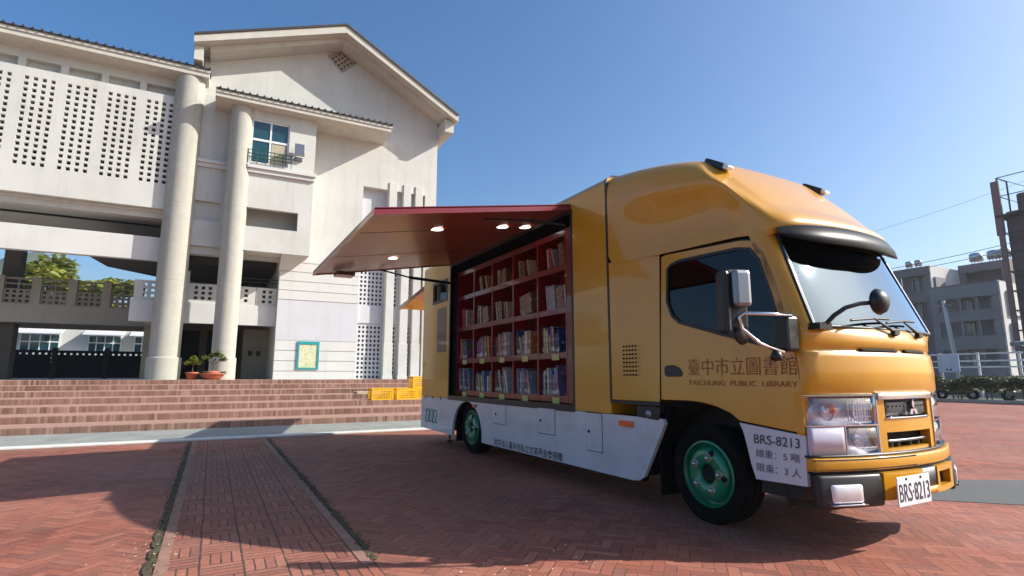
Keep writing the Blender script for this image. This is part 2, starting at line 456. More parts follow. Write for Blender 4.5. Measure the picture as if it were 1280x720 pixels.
# gable wing
mb = MB()
mb.grid([-1.1, 1.93, 4.9, 7.55, 8.05], [.8, 5.3, 8.75, 12.2], lambda i, j: (i == 0 and j == 0) or (i == 2 and j < 2), XZ, 22, 22.35)
dia = [(3.8, 14.69), (4.44, 14.06), (3.8, 13.43), (3.16, 14.06)]
mb.slab([(-1.1, 12.2), (8.05, 12.2), (8.05, 12.45), (3.75, 15.05), (-1.1, 13.2)], [dia], XZ, 22, 22.35)
mb.box((7.7, 22.35, .8), (8.05, 36, 12.4)); mb.box((-1.1, 22.35, 6.0), (-.8, 36, 13))
mb.box((-1.1, 35.7, 5.2), (8.05, 36, 13))
mb.box((1.93, 22.35, .8), (2.2, 35.7, 5.9))
gw = mb.build('wall', M['wall_paint'], B, weld=False)
mb = MB(); mb.box((4.9, 22.35, .8), (5.0, 24, 8.75)); mb.box((4.9, 24, .8), (7.55, 24.1, 8.9)); mb.box((2.2, 22.36, 5.9), (7.7, 30, 6.0))
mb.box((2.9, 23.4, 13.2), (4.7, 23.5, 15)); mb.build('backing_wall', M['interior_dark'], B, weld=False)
# diamond vent
mb = MB()
def rot45(u, v, w): c = math.cos(PI / 4); return (3.8 + (u - v) * c, w, 14.06 + (u + v) * c)
e = .45; us = [-e, -.33] ; 
for k in range(4):
    a = -.30 + k * .17; us += [a, a + .09]
us = sorted(set([-e] + [round(-.30 + k * .17, 3) for k in range(4)] + [round(-.30 + k * .17 + .09, 3) for k in range(4)] + [e]))
mb.grid(us, us, lambda i, j: i % 2 == 1 and j % 2 == 1, rot45, 22.10, 22.2)
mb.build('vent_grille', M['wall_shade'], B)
# recess with pierced panels
def pierced(x0, x1, z0, z1, px, pz, hx, hz, y0, y1, border=.0):
    nx = max(1, int((x1 - x0 - border) / px)); nz = max(1, int((z1 - z0 - border) / pz))
    ox = (x1 - x0 - nx * px) / 2 + (px - hx) / 2; oz = (z1 - z0 - nz * pz) / 2 + (pz - hz) / 2
    us = [x0]; vs = [z0]
    for k in range(nx): us += [x0 + ox + k * px, x0 + ox + k * px + hx]
    for k in range(nz): vs += [z0 + oz + k * pz, z0 + oz + k * pz + hz]
    us.append(x1); vs.append(z1)
    return us, vs
for (x0, x1) in ((4.9, 5.97), (6.31, 6.58), (6.93, 7.14), (7.43, 7.55)):
    mb = MB()
    zs = [(.85, 3.15), (3.85, 8.6)]
    for (z0, z1) in zs:
        top = z1 if z1 < 4 else 6.0
        us, vs = pierced(x0, x1, z0, top, .157 if x1 - x0 > .5 else (x1 - x0), .178, .085 if x1 - x0 > .15 else .05, .095, 22.3, 22.36)
        mb.grid(us, vs, lambda i, j: i % 2 == 1 and j % 2 == 1, XZ, 22.29, 22.36)
    mb.box((x0, 22.24, 3.15), (x1, 22.36, 3.85)); mb.box((x0, 22.29, 6.0), (x1, 22.36, 8.75))
    mb.build('screen_panel', M['wall_grey'], B, weld=False)
for x in (5.97, 6.58, 7.10):
    mb = MB(); w = .33
    mb.box((x, 21.95, .85), (x + w, 22.34, 9.08)); mb.box((x - .02, 21.93, .84), (x + w + .02, 22.25, 2.35)); mb.box((x - .04, 21.91, .83), (x + w + .04, 22.2, 1.05))
    mb.build('pilaster', M['wall_paint'], B, bevel=.01, weld=False)
# cladding boards and grey dado on the wing wall
mb = MB()
def boards(x0, x1, z0, z1, n):
    h = (z1 - z0) / n
    for k in range(n): mb.box((x0, 21.972, z0 + k * h + .012), (x1, 22.0, z0 + (k + 1) * h - .012))
boards(1.94, 4.885, .85, 2.36, 4)
mb.build('cladding', M['wall_white'], B, bevel=.006, weld=False); mb = MB()
boards(1.94, 4.885, 3.87, 5.66, 5)
mb.build('cladding', M['wall_white'], B, bevel=.006, weld=False)
mb = MB(); mb.box((1.94, 21.985, 2.37), (4.885, 22.0, 3.86)); mb.build('dado', M['wall_grey'], B)
# roof of the gable wing
def prism_y(mb, poly, y0, y1):
    n = len(poly); mb.add([(x, y0, z) for x, z in poly] + [(x, y1, z) for x, z in poly], [tuple(range(n))[::-1], tuple(range(n, 2 * n))] + [(i, (i + 1) % n, n + (i + 1) % n, n + i) for i in range(n)])
pk, l, r = (3.72, 14.86), (-1.42, 12.86), (8.56, 12.16)
for nm, y0, y1, t0, t1, mm in (('roof', 20.85, 36.3, .0, .26, 'fascia'), ('roof_tiles', 20.80, 36.35, -.06, -.003, 'tile_dark')):
    mb = MB()
    prism_y(mb, [(l[0], l[1] - t1), (pk[0], pk[1] - t1 * 1.12), (r[0], r[1] - t1), (r[0] + .02, r[1] - t0), (pk[0], pk[1] - t0), (l[0] - .02, l[1] - t0)], y0, y1)
    mb.build(nm, M[mm], B, weld=False)
mb = MB(); prism_y(mb, [(l[0] + .5, l[1] - .30), (pk[0], pk[1] - .46), (r[0] - .55, r[1] + .02), (r[0] - .55, r[1] + .24), (pk[0], pk[1] - .27), (l[0] + .5, l[1] - .06)], 21.25, 22.0)
mb.box((8.05, 21.1, 11.45), (8.45, 36, 12.0)); mb.box((-1.4, 21.1, 12.1), (-1.12, 36, 12.62))
mb.build('cornice', M['fascia'], B, weld=False)
mb = MB()
for k in range(60):
    y = 20.85 + k * .26
    for a, b_ in ((pk, l), (pk, r)):
        mb.tube([(a[0], y, a[1] + .07), (b_[0], y, b_[1] + .07)], .045, 5)
mb.build('tile_ribs', M['tile_dark'], B, weld=False)
# ridge aerial
mb = MB(); mb.tube([(3.2, 24, 14.7), (3.2, 24, 16.6)], .02, 6); mb.lathe([(.0, 0), (.10, .06), (.10, .12), (0, .2)], (3.2, 24, 16.1)); mb.build('lightning_rod', M['grey_metal'], B)
# upper front wing right of the second column, infill between the columns
mb = MB()
mb.grid([.3, .60, .61, 1.90, 2.36, 2.84], [5.43, 6.31, 7.0, 8.68, 10.35, 10.95], lambda i, j: (j == 1 and i in (2, 3)) or (j == 3 and i == 2), XZ, 21.15, 21.35)
mb.box((2.64, 21.35, 5.43), (2.84, 22.0, 10.95)); mb.box((.3, 21.35, 5.43), (2.64, 22.0, 5.6))
mb.build('front_wall', M['wall_paint'], B, weld=False)
mb = MB()
mb.grid([-1.1, -1.0, -.2, .31], [5.58, 6.50, 7.21, 11.2], lambda i, j: j == 1 and i == 1, XZ, 21.85, 21.97)
mb.build('front_wall', M['wall_paint'], B, weld=False)
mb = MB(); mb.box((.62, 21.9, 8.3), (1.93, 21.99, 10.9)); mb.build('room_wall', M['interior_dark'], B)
mb = MB(); mb.add([(1.90, 21.15, 5.43), (2.84, 21.15, 5.43), (2.84, 22, 5.43), (1.90, 22, 5.43), (1.90, 21.97, 4.95), (2.3, 21.97, 4.95)], [(0, 1, 5, 4), (0, 4, 3), (1, 2, 5), (3, 4, 5, 2), (0, 3, 2, 1)]); mb.build('bracket', M['wall_paint'], B)
for (a, b_, z, yf) in ((.55, 2.90, 8.28, 21.15), (-1.1, -.02, 8.45, 21.85)):
    mb = MB(); mb.box((a, yf - .17, z + .15), (b_, yf, z + .27)); mb.box((a + .03, yf - .10, z), (b_ - .03, yf, z + .149)); mb.build('ledge', M['wall_white'], B, bevel=.01, weld=False)
# window
def window(x0, x1, z0, z1, y, split, bars, name='window', fw=.055, m='frame_white', par=None):
    mb = MB(); zsplit = split
    mb.grid([x0, x0 + fw, x1 - fw, x1], [z0, z0 + fw, z1 - fw, z1], lambda i, j: i == 1 and j == 1, XZ, y, y + .07)
    for zz in zsplit: mb.box((x0 + fw, y + .002, zz - .04), (x1 - fw, y + .068, zz + .04))
    for xx in bars: mb.box((xx - .03, y + .003, z0 + fw), (xx + .03, y + .067, z1 - fw))
    w = mb.build(name, M[m], par or B, weld=False)
    mb = MB(); mb.box((x0 + .01, y + .03, z0 + .01), (x1 - .01, y + .04, z1 - .01)); mb.build('pane', M['window_glass'], w)
    return w
w = window(.61, 1.90, 8.68, 10.35, 21.20, [9.59], [1.26])
mb = MB(); mb.box((1.31, 21.225, 8.75), (1.82, 21.2295, 9.53)); mb.build('curtain', M['curtain'], w)
mb = MB()
for z in (8.83, 8.96, 9.10): mb.tube([(.55, 21.01, z), (2.0, 21.01, z)], .016, 6)
for k in range(6): x = .55 + k * .29; mb.tube([(x, 21.01, 8.58), (x, 21.01, 9.12)], .013, 6)
mb.tube([(.55, 21.01, 9.10), (.55, 21.15, 9.10)], .014, 6); mb.tube([(2.0, 21.01, 9.10), (2.0, 21.15, 9.10)], .014, 6)
mb.build('window_rail', M['rail_green'], B, weld=False)
mb = MB(); mb.box((2.08, 20.77, 9.10), (2.42, 20.93, 9.56), Matrix.Rotation(-.3, 3, 'X')); mb.tube([(2.25, 20.85, 9.3), (2.15, 21.0, 9.15), (2.1, 21.15, 9.2)], .025, 6); mb.box((2.1, 21.03, 9.0), (2.4, 21.15, 9.12))
mb.build('floodlight', M['grey_metal'], B, bevel=.01, weld=False)
# columns
def column(x, r, top, br, yc):
    mb = MB()
    mb.lathe([(br, .92), (br, 1.62), (br, 1.63), (br - .012, 1.66), (r, 1.67), (r, 1.69), (r, 4.19), (r, 4.2), (r - .004, 4.205), (r - .004, 4.22), (r, 4.225), (r, 4.24), (r, 6.89), (r, 6.9), (r - .004, 6.905), (r - .004, 6.92), (r, 6.925), (r, 6.94), (r, top)], (x, yc, 0), n=48)
    mb.lathe([(0, .921), (br, .921)], (x, yc, 0), n=48)
    return mb.build('column', M['column_stone'], B, weld=False)
column(-1.455, .455, 11.63, .51, 21.83); column(.285, .37, 10.9, .41, 21.3)
# left block: pierced screen wall
PX = 1.1
holes_x = []
for k in range(9):
    x0 = -2.69 - k * 1.095
    holes_x.append((x0, x0 + .78))
us = [-1.85]; 
for (a, b_) in holes_x:
    st = [(a + q * .222, a + q * .222 + .115) for q in range(4)]
    for (p, q) in st[::-1]: us += [q, p]
us.append(-12.2); us = sorted(us)
vs = [6.70]
for k in range(15): z = 7.59 + k * .202; vs += [z, z + .116]
vs.append(10.82)
mb = MB(); mb.grid(us, vs, lambda i, j: i % 2 == 1 and j % 2 == 1, XZ, 21.72, 21.86); mb.box((-12.2, 21.86, 10.7), (-1.85, 22.03, 10.82)); mb.box((-12.2, 21.86, 6.7), (-1.85, 22.06, 6.8))
scr = mb.build('screen_wall', M['wall_paint'], B)
mb = MB()
us = [-12.2]
for k in range(9)[::-1]: x0 = -2.78 - k * 1.1; us += [x0, x0 + .90]
us.append(-1.0)
mb.grid(us, [10.5, 10.97, 11.26, 11.75], lambda i, j: i % 2 == 1 and j == 1, XZ, 22.02, 22.3)
mb.box((-12.2, 22.24, 10.9), (-1.1, 22.3, 11.3))
mb.build('frieze', M['wall_paint'], B, weld=False)
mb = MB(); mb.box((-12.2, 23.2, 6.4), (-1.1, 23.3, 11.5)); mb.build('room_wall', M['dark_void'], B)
mb = MB()
mb.box((-12.2, 22.05, 6.43), (-1.1, 22.35, 6.69)); mb.box((-12.2, 21.95, 6.62), (-1.1, 22.05, 6.695))
mb.box((-12.2, 22.35, 6.45), (-1.1, 28, 6.7)); mb.box((-12.2, 27.8, 6.7), (-1.1, 28, 11.5))
mb.build('floor_beam', M['wall_paint'], B, weld=False)
mb = MB(); mb.box((-12.2, 21.95, 4.93), (-1.1, 22.2, 5.74)); mb.build('parapet', M['wall_white'], B, bevel=.01)
mb = MB(); prism = [(-4.4, 22.2), (-1.1, 22.2), (-1.1, 28), (-2.2, 28), (-3.9, 26)]
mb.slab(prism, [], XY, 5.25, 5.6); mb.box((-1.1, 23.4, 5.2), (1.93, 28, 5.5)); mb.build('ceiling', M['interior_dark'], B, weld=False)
# left roof with overhanging eave
def eave(x0, x1, zf0, zf1, y0, yw, zw, ribs, name):
    mb = MB()
    mb.add([(x0, y0, zf0), (x1, y0, zf0), (x1, yw, zw), (x0, yw, zw), (x0, y0, zf1), (x1, y0, zf1), (x1, yw, zw + .28), (x0, yw, zw + .28)],
           [(0, 1, 2, 3), (0, 4, 5, 1), (1, 5, 6, 2), (2, 6, 7, 3), (3, 7, 4, 0), (4, 7, 6, 5)])
    mb.box((x0, y0 - .04, zf1 - .10), (x1 + .03, y0, zf1 + .0))
    e = mb.build('eave', M['fascia'], B, weld=False)
    mb = MB(); sl = (zw + .34 - zf1) / (yw - y0)
    yb = yw if ribs else yw + 6; 
    mb.add([(x0, y0 - .08, zf1 + .005), (x1 + .04, y0 - .08, zf1 + .005), (x1 + .04, yb, zf1 + .005 + sl * (yb - y0)), (x0, yb, zf1 + .005 + sl * (yb - y0)),
            (x0, y0 - .08, zf1 + .05), (x1 + .04, y0 - .08, zf1 + .05), (x1 + .04, yb, zf1 + .05 + sl * (yb - y0)), (x0, yb, zf1 + .05 + sl * (yb - y0))],
           [(0, 3, 2, 1), (4, 5, 6, 7), (0, 1, 5, 4), (1, 2, 6, 5), (2, 3, 7, 6), (3, 0, 4, 7)])
    k = 0; x = x1
    while x > x0:
        mb.tube([(x, y0 - .12, zf1 + .055), (x, yb, zf1 + .055 + sl * (yb - y0))], .038, 6); x -= .235
    mb.build('tiles', M['tile_dark'], e, weld=False)
eave(-12.3, -.89, 11.63, 11.89, 21.35, 22.05, 11.58, False, 'eave')
eave(-.62, 5.62, 10.73, 10.97, 20.72, 22.0, 10.66, True, 'canopy')
# upper corridor behind, slab and pierced balustrade
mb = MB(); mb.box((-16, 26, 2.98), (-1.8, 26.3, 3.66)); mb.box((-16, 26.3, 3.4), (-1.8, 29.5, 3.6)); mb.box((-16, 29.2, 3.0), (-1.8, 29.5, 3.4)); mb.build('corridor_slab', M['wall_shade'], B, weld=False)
mb = MB()
for k in range(11):
    x = -2.9 - k * 1.06
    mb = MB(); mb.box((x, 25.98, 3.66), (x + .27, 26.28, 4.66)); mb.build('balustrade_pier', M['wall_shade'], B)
for k in range(10):
    x1 = -2.9 - k * 1.06; x0 = x1 - .79
    mb = MB(); us, vs = pierced(x0, x1, 3.66, 4.2, .19, .17, .10, .09, 0, 0)
    mb.grid(us, vs, lambda i, j: i % 2 == 1 and j % 2 == 1, XZ, 26.05, 26.15)
    mb.box((x0, 26.06, 4.55), (x1, 26.12, 4.62)); mb.box((x0, 26.06, 4.36), (x1, 26.12, 4.41)); mb.box(((x0 + x1) / 2 - .02, 26.07, 4.2), ((x0 + x1) / 2 + .02, 26.11, 4.55))
    mb.build('balustrade_panel', M['lattice_grey'], B, weld=False)
# front balcony between the columns
mb = MB(); mb.box((-2.62, 22.3, 2.88), (1.93, 22.5, 3.62)); mb.build('balcony_slab', M['wall_white'], B, bevel=.01)
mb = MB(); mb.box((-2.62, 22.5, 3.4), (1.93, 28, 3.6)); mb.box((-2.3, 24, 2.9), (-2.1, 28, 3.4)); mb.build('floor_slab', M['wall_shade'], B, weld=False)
for (x0, x1) in ((-2.55, -1.75), (-1.0, -.05), (.52, 1.2), (1.22, 1.92)):
    mb = MB(); us, vs = pierced(x0 + .15, x1 - .1, 3.68, 4.26, .22, .185, .11, .11, 0, 0)
    us = [x0] + us[1:-1] + [x1]; vs = [3.62] + vs[1:-1] + [4.30]
    mb.grid(us, vs, lambda i, j: i % 2 == 1 and j % 2 == 1, XZ, 22.34, 22.46)
    mb.build('balustrade_panel', M['wall_paint'], B, weld=False)
for x in (-.95, .5): mb = MB(); mb.box((x - .22, 22.33, 3.62), (x, 22.47, 4.72)); mb.build('balustrade_post', M['wall_paint'], B)
mb = MB()
for z in (4.5, 4.62): mb.tube([(.5, 22.4, z), (1.93, 22.4, z)], .02, 6)
mb.build('handrail', M['chassis'], B, weld=False)
# inner walls and piers of the open ground floor
mb = MB(); mb.box((-2.2, 28, .9), (1.93, 28.2, 6.4)); mb.box((-2.35, 24.5, .9), (-1.9, 28, 3.0)); mb.box((1.0, 24.6, .9), (1.93, 24.8, 2.9)); mb.build('inner_wall', M['interior_wall'], B, weld=False)
for a, b_ in (((-7.1, 26.5, 3.66), (-6.6, 27.1, 6.45)), ((-7.7, 26.5, .9), (-6.55, 27.1, 2.98)), ((-12.4, 22.1, .9), (-11.9, 22.5, 6.45))): mb = MB(); mb.box(a, b_); mb.build('pier', M['interior_dark'], B)
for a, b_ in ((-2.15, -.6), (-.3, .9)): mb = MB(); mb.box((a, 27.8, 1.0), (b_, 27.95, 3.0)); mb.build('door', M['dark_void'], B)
for a in (1.2, 1.5): mb = MB(); mb.box((a, 24.55, 1.85), (a + .15, 24.6, 2.05)); mb.build('switch_box', M['chassis'], B)

# notice poster fixed on the wing wall
P = thing('notice_poster', (3.1, 21.97, 1.3), 'yellow-green poster in a teal frame fixed to the lower wall of the school wing', 'poster')
mb = MB(); mb.grid([2.72, 2.79, 3.43, 3.50], [1.30, 1.36, 2.22, 2.33], lambda i, j: i == 1 and j == 1, XZ, 21.93, 21.972); mb.build('frame', M['teal'], P)
mb = MB(); mb.box((2.78, 21.95, 1.35), (3.44, 21.96, 2.23)); mb.build('print', M['poster_print'], P)

# dark lattice fence at the back of the open hall
F = thing('lattice_fence', (-6.5, 34, .93), 'dark pierced fence at the back of the open ground floor hall', 'fence')
mb = MB(); us, vs = pierced(-13.5, -2.6, .95, 2.28, .24, .2, .10, .09, 0, 0)
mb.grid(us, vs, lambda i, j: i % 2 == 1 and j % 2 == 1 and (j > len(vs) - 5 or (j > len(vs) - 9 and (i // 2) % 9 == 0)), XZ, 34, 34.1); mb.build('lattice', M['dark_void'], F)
mb = MB()
for k in range(6): mb = MB(); mb.box((-13 + k * 2.05, 33.9, .93), (-12.8 + k * 2.05, 34.15, 2.4)); mb.build('fence_post', M['chassis'], F)

# white classroom block behind
R = thing('classroom_block', (-9, 45, 0), 'white classroom block with blue-tinted windows and awnings seen through the open hall', 'building')
mb = MB(); mb.box((-16, 45, 0), (4, 52, 4.35))
mb.build('wall', M['wall_white'], R, weld=False)
for x0, x1 in ((-10.75, -8.75), (-7.3, -5.5), (-4.8, -3.0), (-12.6, -11.2)):
    w = window(x0, x1, 2.6, 3.7, 44.9, [3.2], [(x0 + x1) / 2, x0 + (x1 - x0) * .25, x0 + (x1 - x0) * .75], par=R, fw=.06)
    mb = MB(); mb.add([(x0 - .2, 44.0, 3.65), (x1 + .2, 44.0, 3.65), (x1 + .2, 45, 3.95), (x0 - .2, 45, 3.95), (x0 - .2, 44.0, 3.70), (x1 + .2, 44.0, 3.70), (x1 + .2, 45, 4.0), (x0 - .2, 45, 4.0)], [(0, 3, 2, 1), (4, 5, 6, 7), (0, 1, 5, 4), (1, 2, 6, 5), (3, 0, 4, 7)]); mb.build('awning', M['wall_grey'], w)
mb = MB(); mb.box((-16, 44.4, 2.0), (4, 45, 2.45)); mb.build('sill', M['wall_white'], R)
# ================================================================ LIBRARY TRUCK
T = thing('library_truck', (4.05, 5.6, 0), 'yellow and white library truck with its side hatch raised over red bookshelves', 'truck')
XL, XR, XCN = 3.15, 4.95, 4.05
# ---- cargo box -------------------------------------------------
mb = MB()
# left wall with opening, and small rear window hole
mb.grid([4.0, 4.60, 7.87, 8.02, 8.62, 9.1], [.72, .76, 2.24, 2.54, 2.72, 2.86], lambda i, j: (i == 1 and 1 <= j <= 3) or (i == 3 and j == 2), YZ, XL, XL + .05)
mb.grid([4.0, 9.1], [.72, 2.86], lambda i, j: False, YZ, XR - .05, XR)
mb.box((XL + .05, 9.05, .72), (XR - .05, 9.1, 2.86)); mb.box((XL + .05, 4.0, .72), (XR - .05, 4.05, 2.86))
mb.box((XL + .05, 4.05, .70), (XR - .05, 9.05, .76))
# rounded roof
prof = [(XL, 2.86), (XL + .02, 2.905), (XL + .07, 2.935), (XL + .2, 2.95), (XCN, 2.965), (XR - .2, 2.95), (XR - .07, 2.935), (XR - .02, 2.905), (XR, 2.86)]
mb.surf([[(x, 4.0, z) for x, z in prof], [(x, 9.1, z) for x, z in prof]])
for y in (4.0, 9.1): mb.add([(x, y, z) for x, z in prof], [tuple(range(len(prof)))])
mb.box((XL + .05, 4.05, 2.80), (XR - .05, 9.05, 2.858))
box = mb.build('cargo_box', M['yellow'], T, weld=False)
mb = MB(); mb.box((XL - .004, 4.56, .725), (XL + .06, 4.60, 2.74)); mb.box((XL - .004, 7.87, .725), (XL + .06, 7.91, 2.74)); mb.box((XL - .004, 4.56, 2.72), (XL + .06, 7.91, 2.76)); mb.box((XL - .006, 4.56, .70), (XL + .06, 7.91, .765))
mb.build('opening_frame', M['black_plastic'], box, bevel=.004, weld=False)
mb = MB(); mb.box((XL + .052, 7.89, .77), (XL + .46, 7.905, 2.79)); mb.box((XL + .052, 4.57, .77), (XL + .46, 4.585, 2.79)); mb.box((XL + .05, 4.585, 2.73), (XL + 1.7, 7.89, 2.79)); mb.box((XL + .5, 4.3, .77), (XL + .52, 8, 2.25))
mb.build('opening_lining', M['black_plastic'], box, weld=False)
mb = MB(); mb.grid([7.99, 8.04, 8.60, 8.65], [2.21, 2.26, 2.52, 2.57], lambda i, j: i == 1 and j == 1, YZ, XL - .006, XL); sw = mb.build('window', M['black_plastic'], box)
mb = MB(); mb.box((XL + .02, 8.02, 2.24), (XL + .025, 8.62, 2.54)); mb.build('pane', M['door_glass'], sw)
mb = MB(); mb.box((XL - .003, 8.03, 1.42), (XL, 8.42, 2.12)); mb.build('side_panel', M['maroon'], box)
# seam strip and rivets
mb = MB(); mb.box((XL - .004, 3.985, .84), (XL + .03, 4.01, 2.88)); 
mb.surf([[(x - (.004 if x < XCN else -.004), 3.985, z + .004) for x, z in prof], [(x - (.004 if x < XCN else -.004), 4.01, z + .004) for x, z in prof]])
mb.box((XL - .003, 3.38, .815), (XL + .03, 4.01, .84)); mb.build('seam', M['black_plastic'], T, weld=False)
for y in (8.9, 8.55, 8.2):
    mb = MB(); mb.lathe([(0, 0), (.022, 0), (.022, .012), (0, .02)], (XL, y, .71), 'x', 10, flip=-1); mb.build('marker_stud', M['amber'], box)
# ---- white skirt ------------------------------------------------
arch = [(7.2 + .50 * math.cos(a), .26 + .44 * math.sin(a)) for a in [PI * k / 20 for k in range(21)]]
arch = [(y, max(.2, z)) for y, z in arch]
outer = [(9.1, .715), (3.36, .715), (3.34, .68), (3.48, .44), (3.60, .24), (3.66, .205), (3.74, .195), (6.70, .195)] + arch[::-1] + [(7.70, .195), (9.1, .21)]
mb = MB(); mb.slab(outer, [], YZ, XL - .003, XL + .03); mb.slab(outer, [], YZ, XR - .03, XR + .003)
mb.box((XL + .03, 9.06, .21), (XR - .03, 9.1, .715))
sk = mb.build('skirt', M['truck_white'], T, weld=False)
def frame_rect(y0, y1, z0, z1, w=.012):
    mb = MB(); mb.slab([(y0, z0), (y1, z0), (y1, z1), (y0, z1)], [], YZ, XL - .009, XL - .0032); return mb
for (y0, y1, z0, z1) in ((6.02, 6.34, .47, .70), (4.93, 5.27, .45, .71), (4.14, 4.38, .37, .71)):
    mb = frame_rect(y0, y1, z0, z1); hh = mb.build('hatch', M['truck_white'], sk, bevel=.004)
for (y0, y1, z0, z1) in ((6.02, 6.34, .47, .70), (4.93, 5.27, .45, .71), (4.14, 4.38, .37, .71)):
    mb = MB(); mb.lathe([(0, 0), (.014, 0), (.014, .008), (0, .008)], (XL - .009, (y0 + y1) / 2 + (y1 - y0) * .3, (z0 + z1) / 2), 'x', 12, flip=-1)
    g = .006; mb.grid([y0 - g, y0, y1, y1 + g], [z0 - g, z0, z1, z1 + g], lambda i, j: i == 1 and j == 1, YZ, XL - .0045, XL - .003)
    mb.build('hatch_lock', M['chassis'], sk, weld=False)
text('lettering', '財團法人臺中市私立文英基金會捐贈', M['text_dark'], sk, (XL - .003, 6.32, .205), (0, -1, 0), (0, 0, 1), 1.52, .085, depth=.002, bold=.01)
# green knot emblem near the tail
mb = MB()
for k in range(3):
    y = 8.78 - k * .17; z = .42
    for d in (-.05, .05):
        pts = [(y - d * 1.3 + .03 * math.sin(q * 1.1), z - .09 + q * .03 + (.012 if d > 0 else -.012)) for q in range(7)]
        for (a, b_) in zip(pts, pts[1:]): mb.tube([(XL - .004, a[0], a[1]), (XL - .004, b_[0], b_[1])], .008, 5)
    mb.tube([(XL - .004, y + .10, z + .10), (XL - .004, y + .03, z + .07), (XL - .004, y - .03, z + .11), (XL - .004, y - .09, z + .08)], .008, 5)
    mb.tube([(XL - .004, y + .10, z - .07), (XL - .004, y + .03, z - .10), (XL - .004, y - .03, z - .07), (XL - .004, y - .09, z - .10)], .008, 5)
mb.build('emblem', M['text_green'], sk, weld=False)
def pill(y0, y1, z0, z1, x, m, name, par, d=.02):
    r = (z1 - z0) / 2; zc = (z0 + z1) / 2; p = []
    for k in range(9): a = PI / 2 + PI * k / 8; p.append((y0 + r * .6 + r * .6 * math.cos(a), zc + r * math.sin(a)))
    for k in range(9): a = -PI / 2 + PI * k / 8; p.append((y1 - r * .6 + r * .6 * math.cos(a), zc + r * math.sin(a)))
    mb = MB(); mb.slab(p, [], YZ, x - d, x); return mb.build(name, m, par, bevel=.005)
pill(3.70, 3.88, .625, .675, XL - .003, M['amber'], 'side_marker', sk)
pill(6.86, 6.97, .635, .675, XL - .003, M['red_lens'], 'side_marker', sk)
# dark wheel housings
def housing(yc, r, x0, x1, zc=.26):
    mb = MB(); pts = [(yc + r * math.cos(PI * k / 16), zc + r * .95 * math.sin(PI * k / 16)) for k in range(17)]
    mb.surf([[(x0, y, z) for y, z in pts], [(x1, y, z) for y, z in pts]]); mb.add([(x1, y, z) for y, z in pts], [tuple(range(17))])
    mb.build('wheel_housing', M['dark_void'], T, weld=False)
housing(7.2, .52, XL + .03, XL + .75); housing(2.98, .62, XL + .065, XL + .7, .25)
# ---- chassis ----------------------------------------------------
mb = MB(); mb.box((3.55, 2.4, .38), (3.72, 9.0, .62)); mb.box((4.4, 2.4, .38), (4.57, 9.0, .62)); mb.box((3.3, 3.7, .45), (4.8, 6.7, .69)); mb.box((3.25, 7.75, .35), (4.85, 9.0, .70)); mb.box((3.5, 2.3, .35), (4.6, 3.6, .9))
for y in (2.98, 7.2): mb.tube([(3.3, y, .34), (4.8, y, .34)], .07, 10)
mb.lathe([(0, -.14), (.12, -.14), (.17, 0), (.12, .14), (0, .14)], (4.05, 7.2, .36), 'y', 16)
mb.box((3.25, 4.3, .28), (3.6, 5.6, .5)); mb.box((3.3, 3.72, .22), (3.5, 4.1, .6)); mb.box((4.55, 4.3, .28), (4.85, 5.2, .55))
mb.box((3.22, 2.25, .30), (3.5, 2.55, .42)); mb.tube([(3.4, 6.2, .3), (3.4, 8.8, .28)], .04, 8)
mb.tube([(3.45, 8.55, .7), (3.45, 8.55, .05)], .018, 6); mb.lathe([(0, 0), (.05, 0), (.05, .012), (.02, .03), (0, .03)], (3.45, 8.55, .01), 'z', 12)
mb.build('chassis', M['chassis'], T, bevel=.006, weld=False)
for y in (3.45, 7.66): mb = MB(); mb.box((3.2, y, .12), (3.6, y + .02, .5)); mb.build('mud_flap', M['black_rubber'], T)
# ---- wheels -----------------------------------------------------
def wheel(y, x, s=-1):
    mb = MB(); R = .345
    mb.lathe([(.222, .03), (.26, .004), (.325, .004), (.348, .018), (R, .04), (R, .075), (R - .008, .08), (R - .008, .09), (R, .095), (R, .13), (R - .008, .135), (R - .008, .145), (R, .15), (R, .18), (.34, .20), (.26, .205), (.235, .18)], (x, y, R), 'x', 56, flip=1)
    w = mb.build('wheel', M['black_rubber'], T)
    mb = MB()
    mb.lathe([(.222, .004), (.234, .004), (.238, .014), (.225, .02), (.218, .06), (.205, .07), (.195, .06), (.188, .02), (.172, -.002), (.14, -.008), (.10, -.006), (.085, .0), (.07, .004), (.068, .03)], (x, y, R), 'x', 48)
    mb.build('rim', M['green_rim'], w)
    mb = MB(); mb.lathe([(0, .018), (.045, .018), (.066, .028), (.068, .05), (.19, .09), (0, .1)], (x, y, R), 'x', 32)
    for k in range(2):
        a = math.radians(20 + k * 75); mb.lathe([(0, -.012), (.022, -.0125), (.022, .02)], (x + .0, y - .158 * math.sin(a), R + .158 * math.cos(a)), 'x', 12)
    mb.build('hub', M['dark_void'], w, weld=False)
    for k in range(5):
        a = 2 * PI * k / 5 + .55; mb = MB(); p = (x - .008, y + .118 * math.cos(a), R + .118 * math.sin(a))
        mb.lathe([(.0, -.028), (.014, -.028), (.020, -.018), (.022, 0)], p, 'x', 6); mb.lathe([(.030, .0), (.030, -.004), (.022, -.006), (.02, 0)], p, 'x', 14)
        mb.build('bolt', M['bolt'], w, weld=False)
    return w
w1 = wheel(3.02, 3.235); w1.rotation_euler = (0, 0, 0)
w2 = wheel(7.20, 3.22)
for w_, dx in ((w1, 1.38), (w2, 1.38)):
    copy_tree(w_, (dx, 0, 0), T)
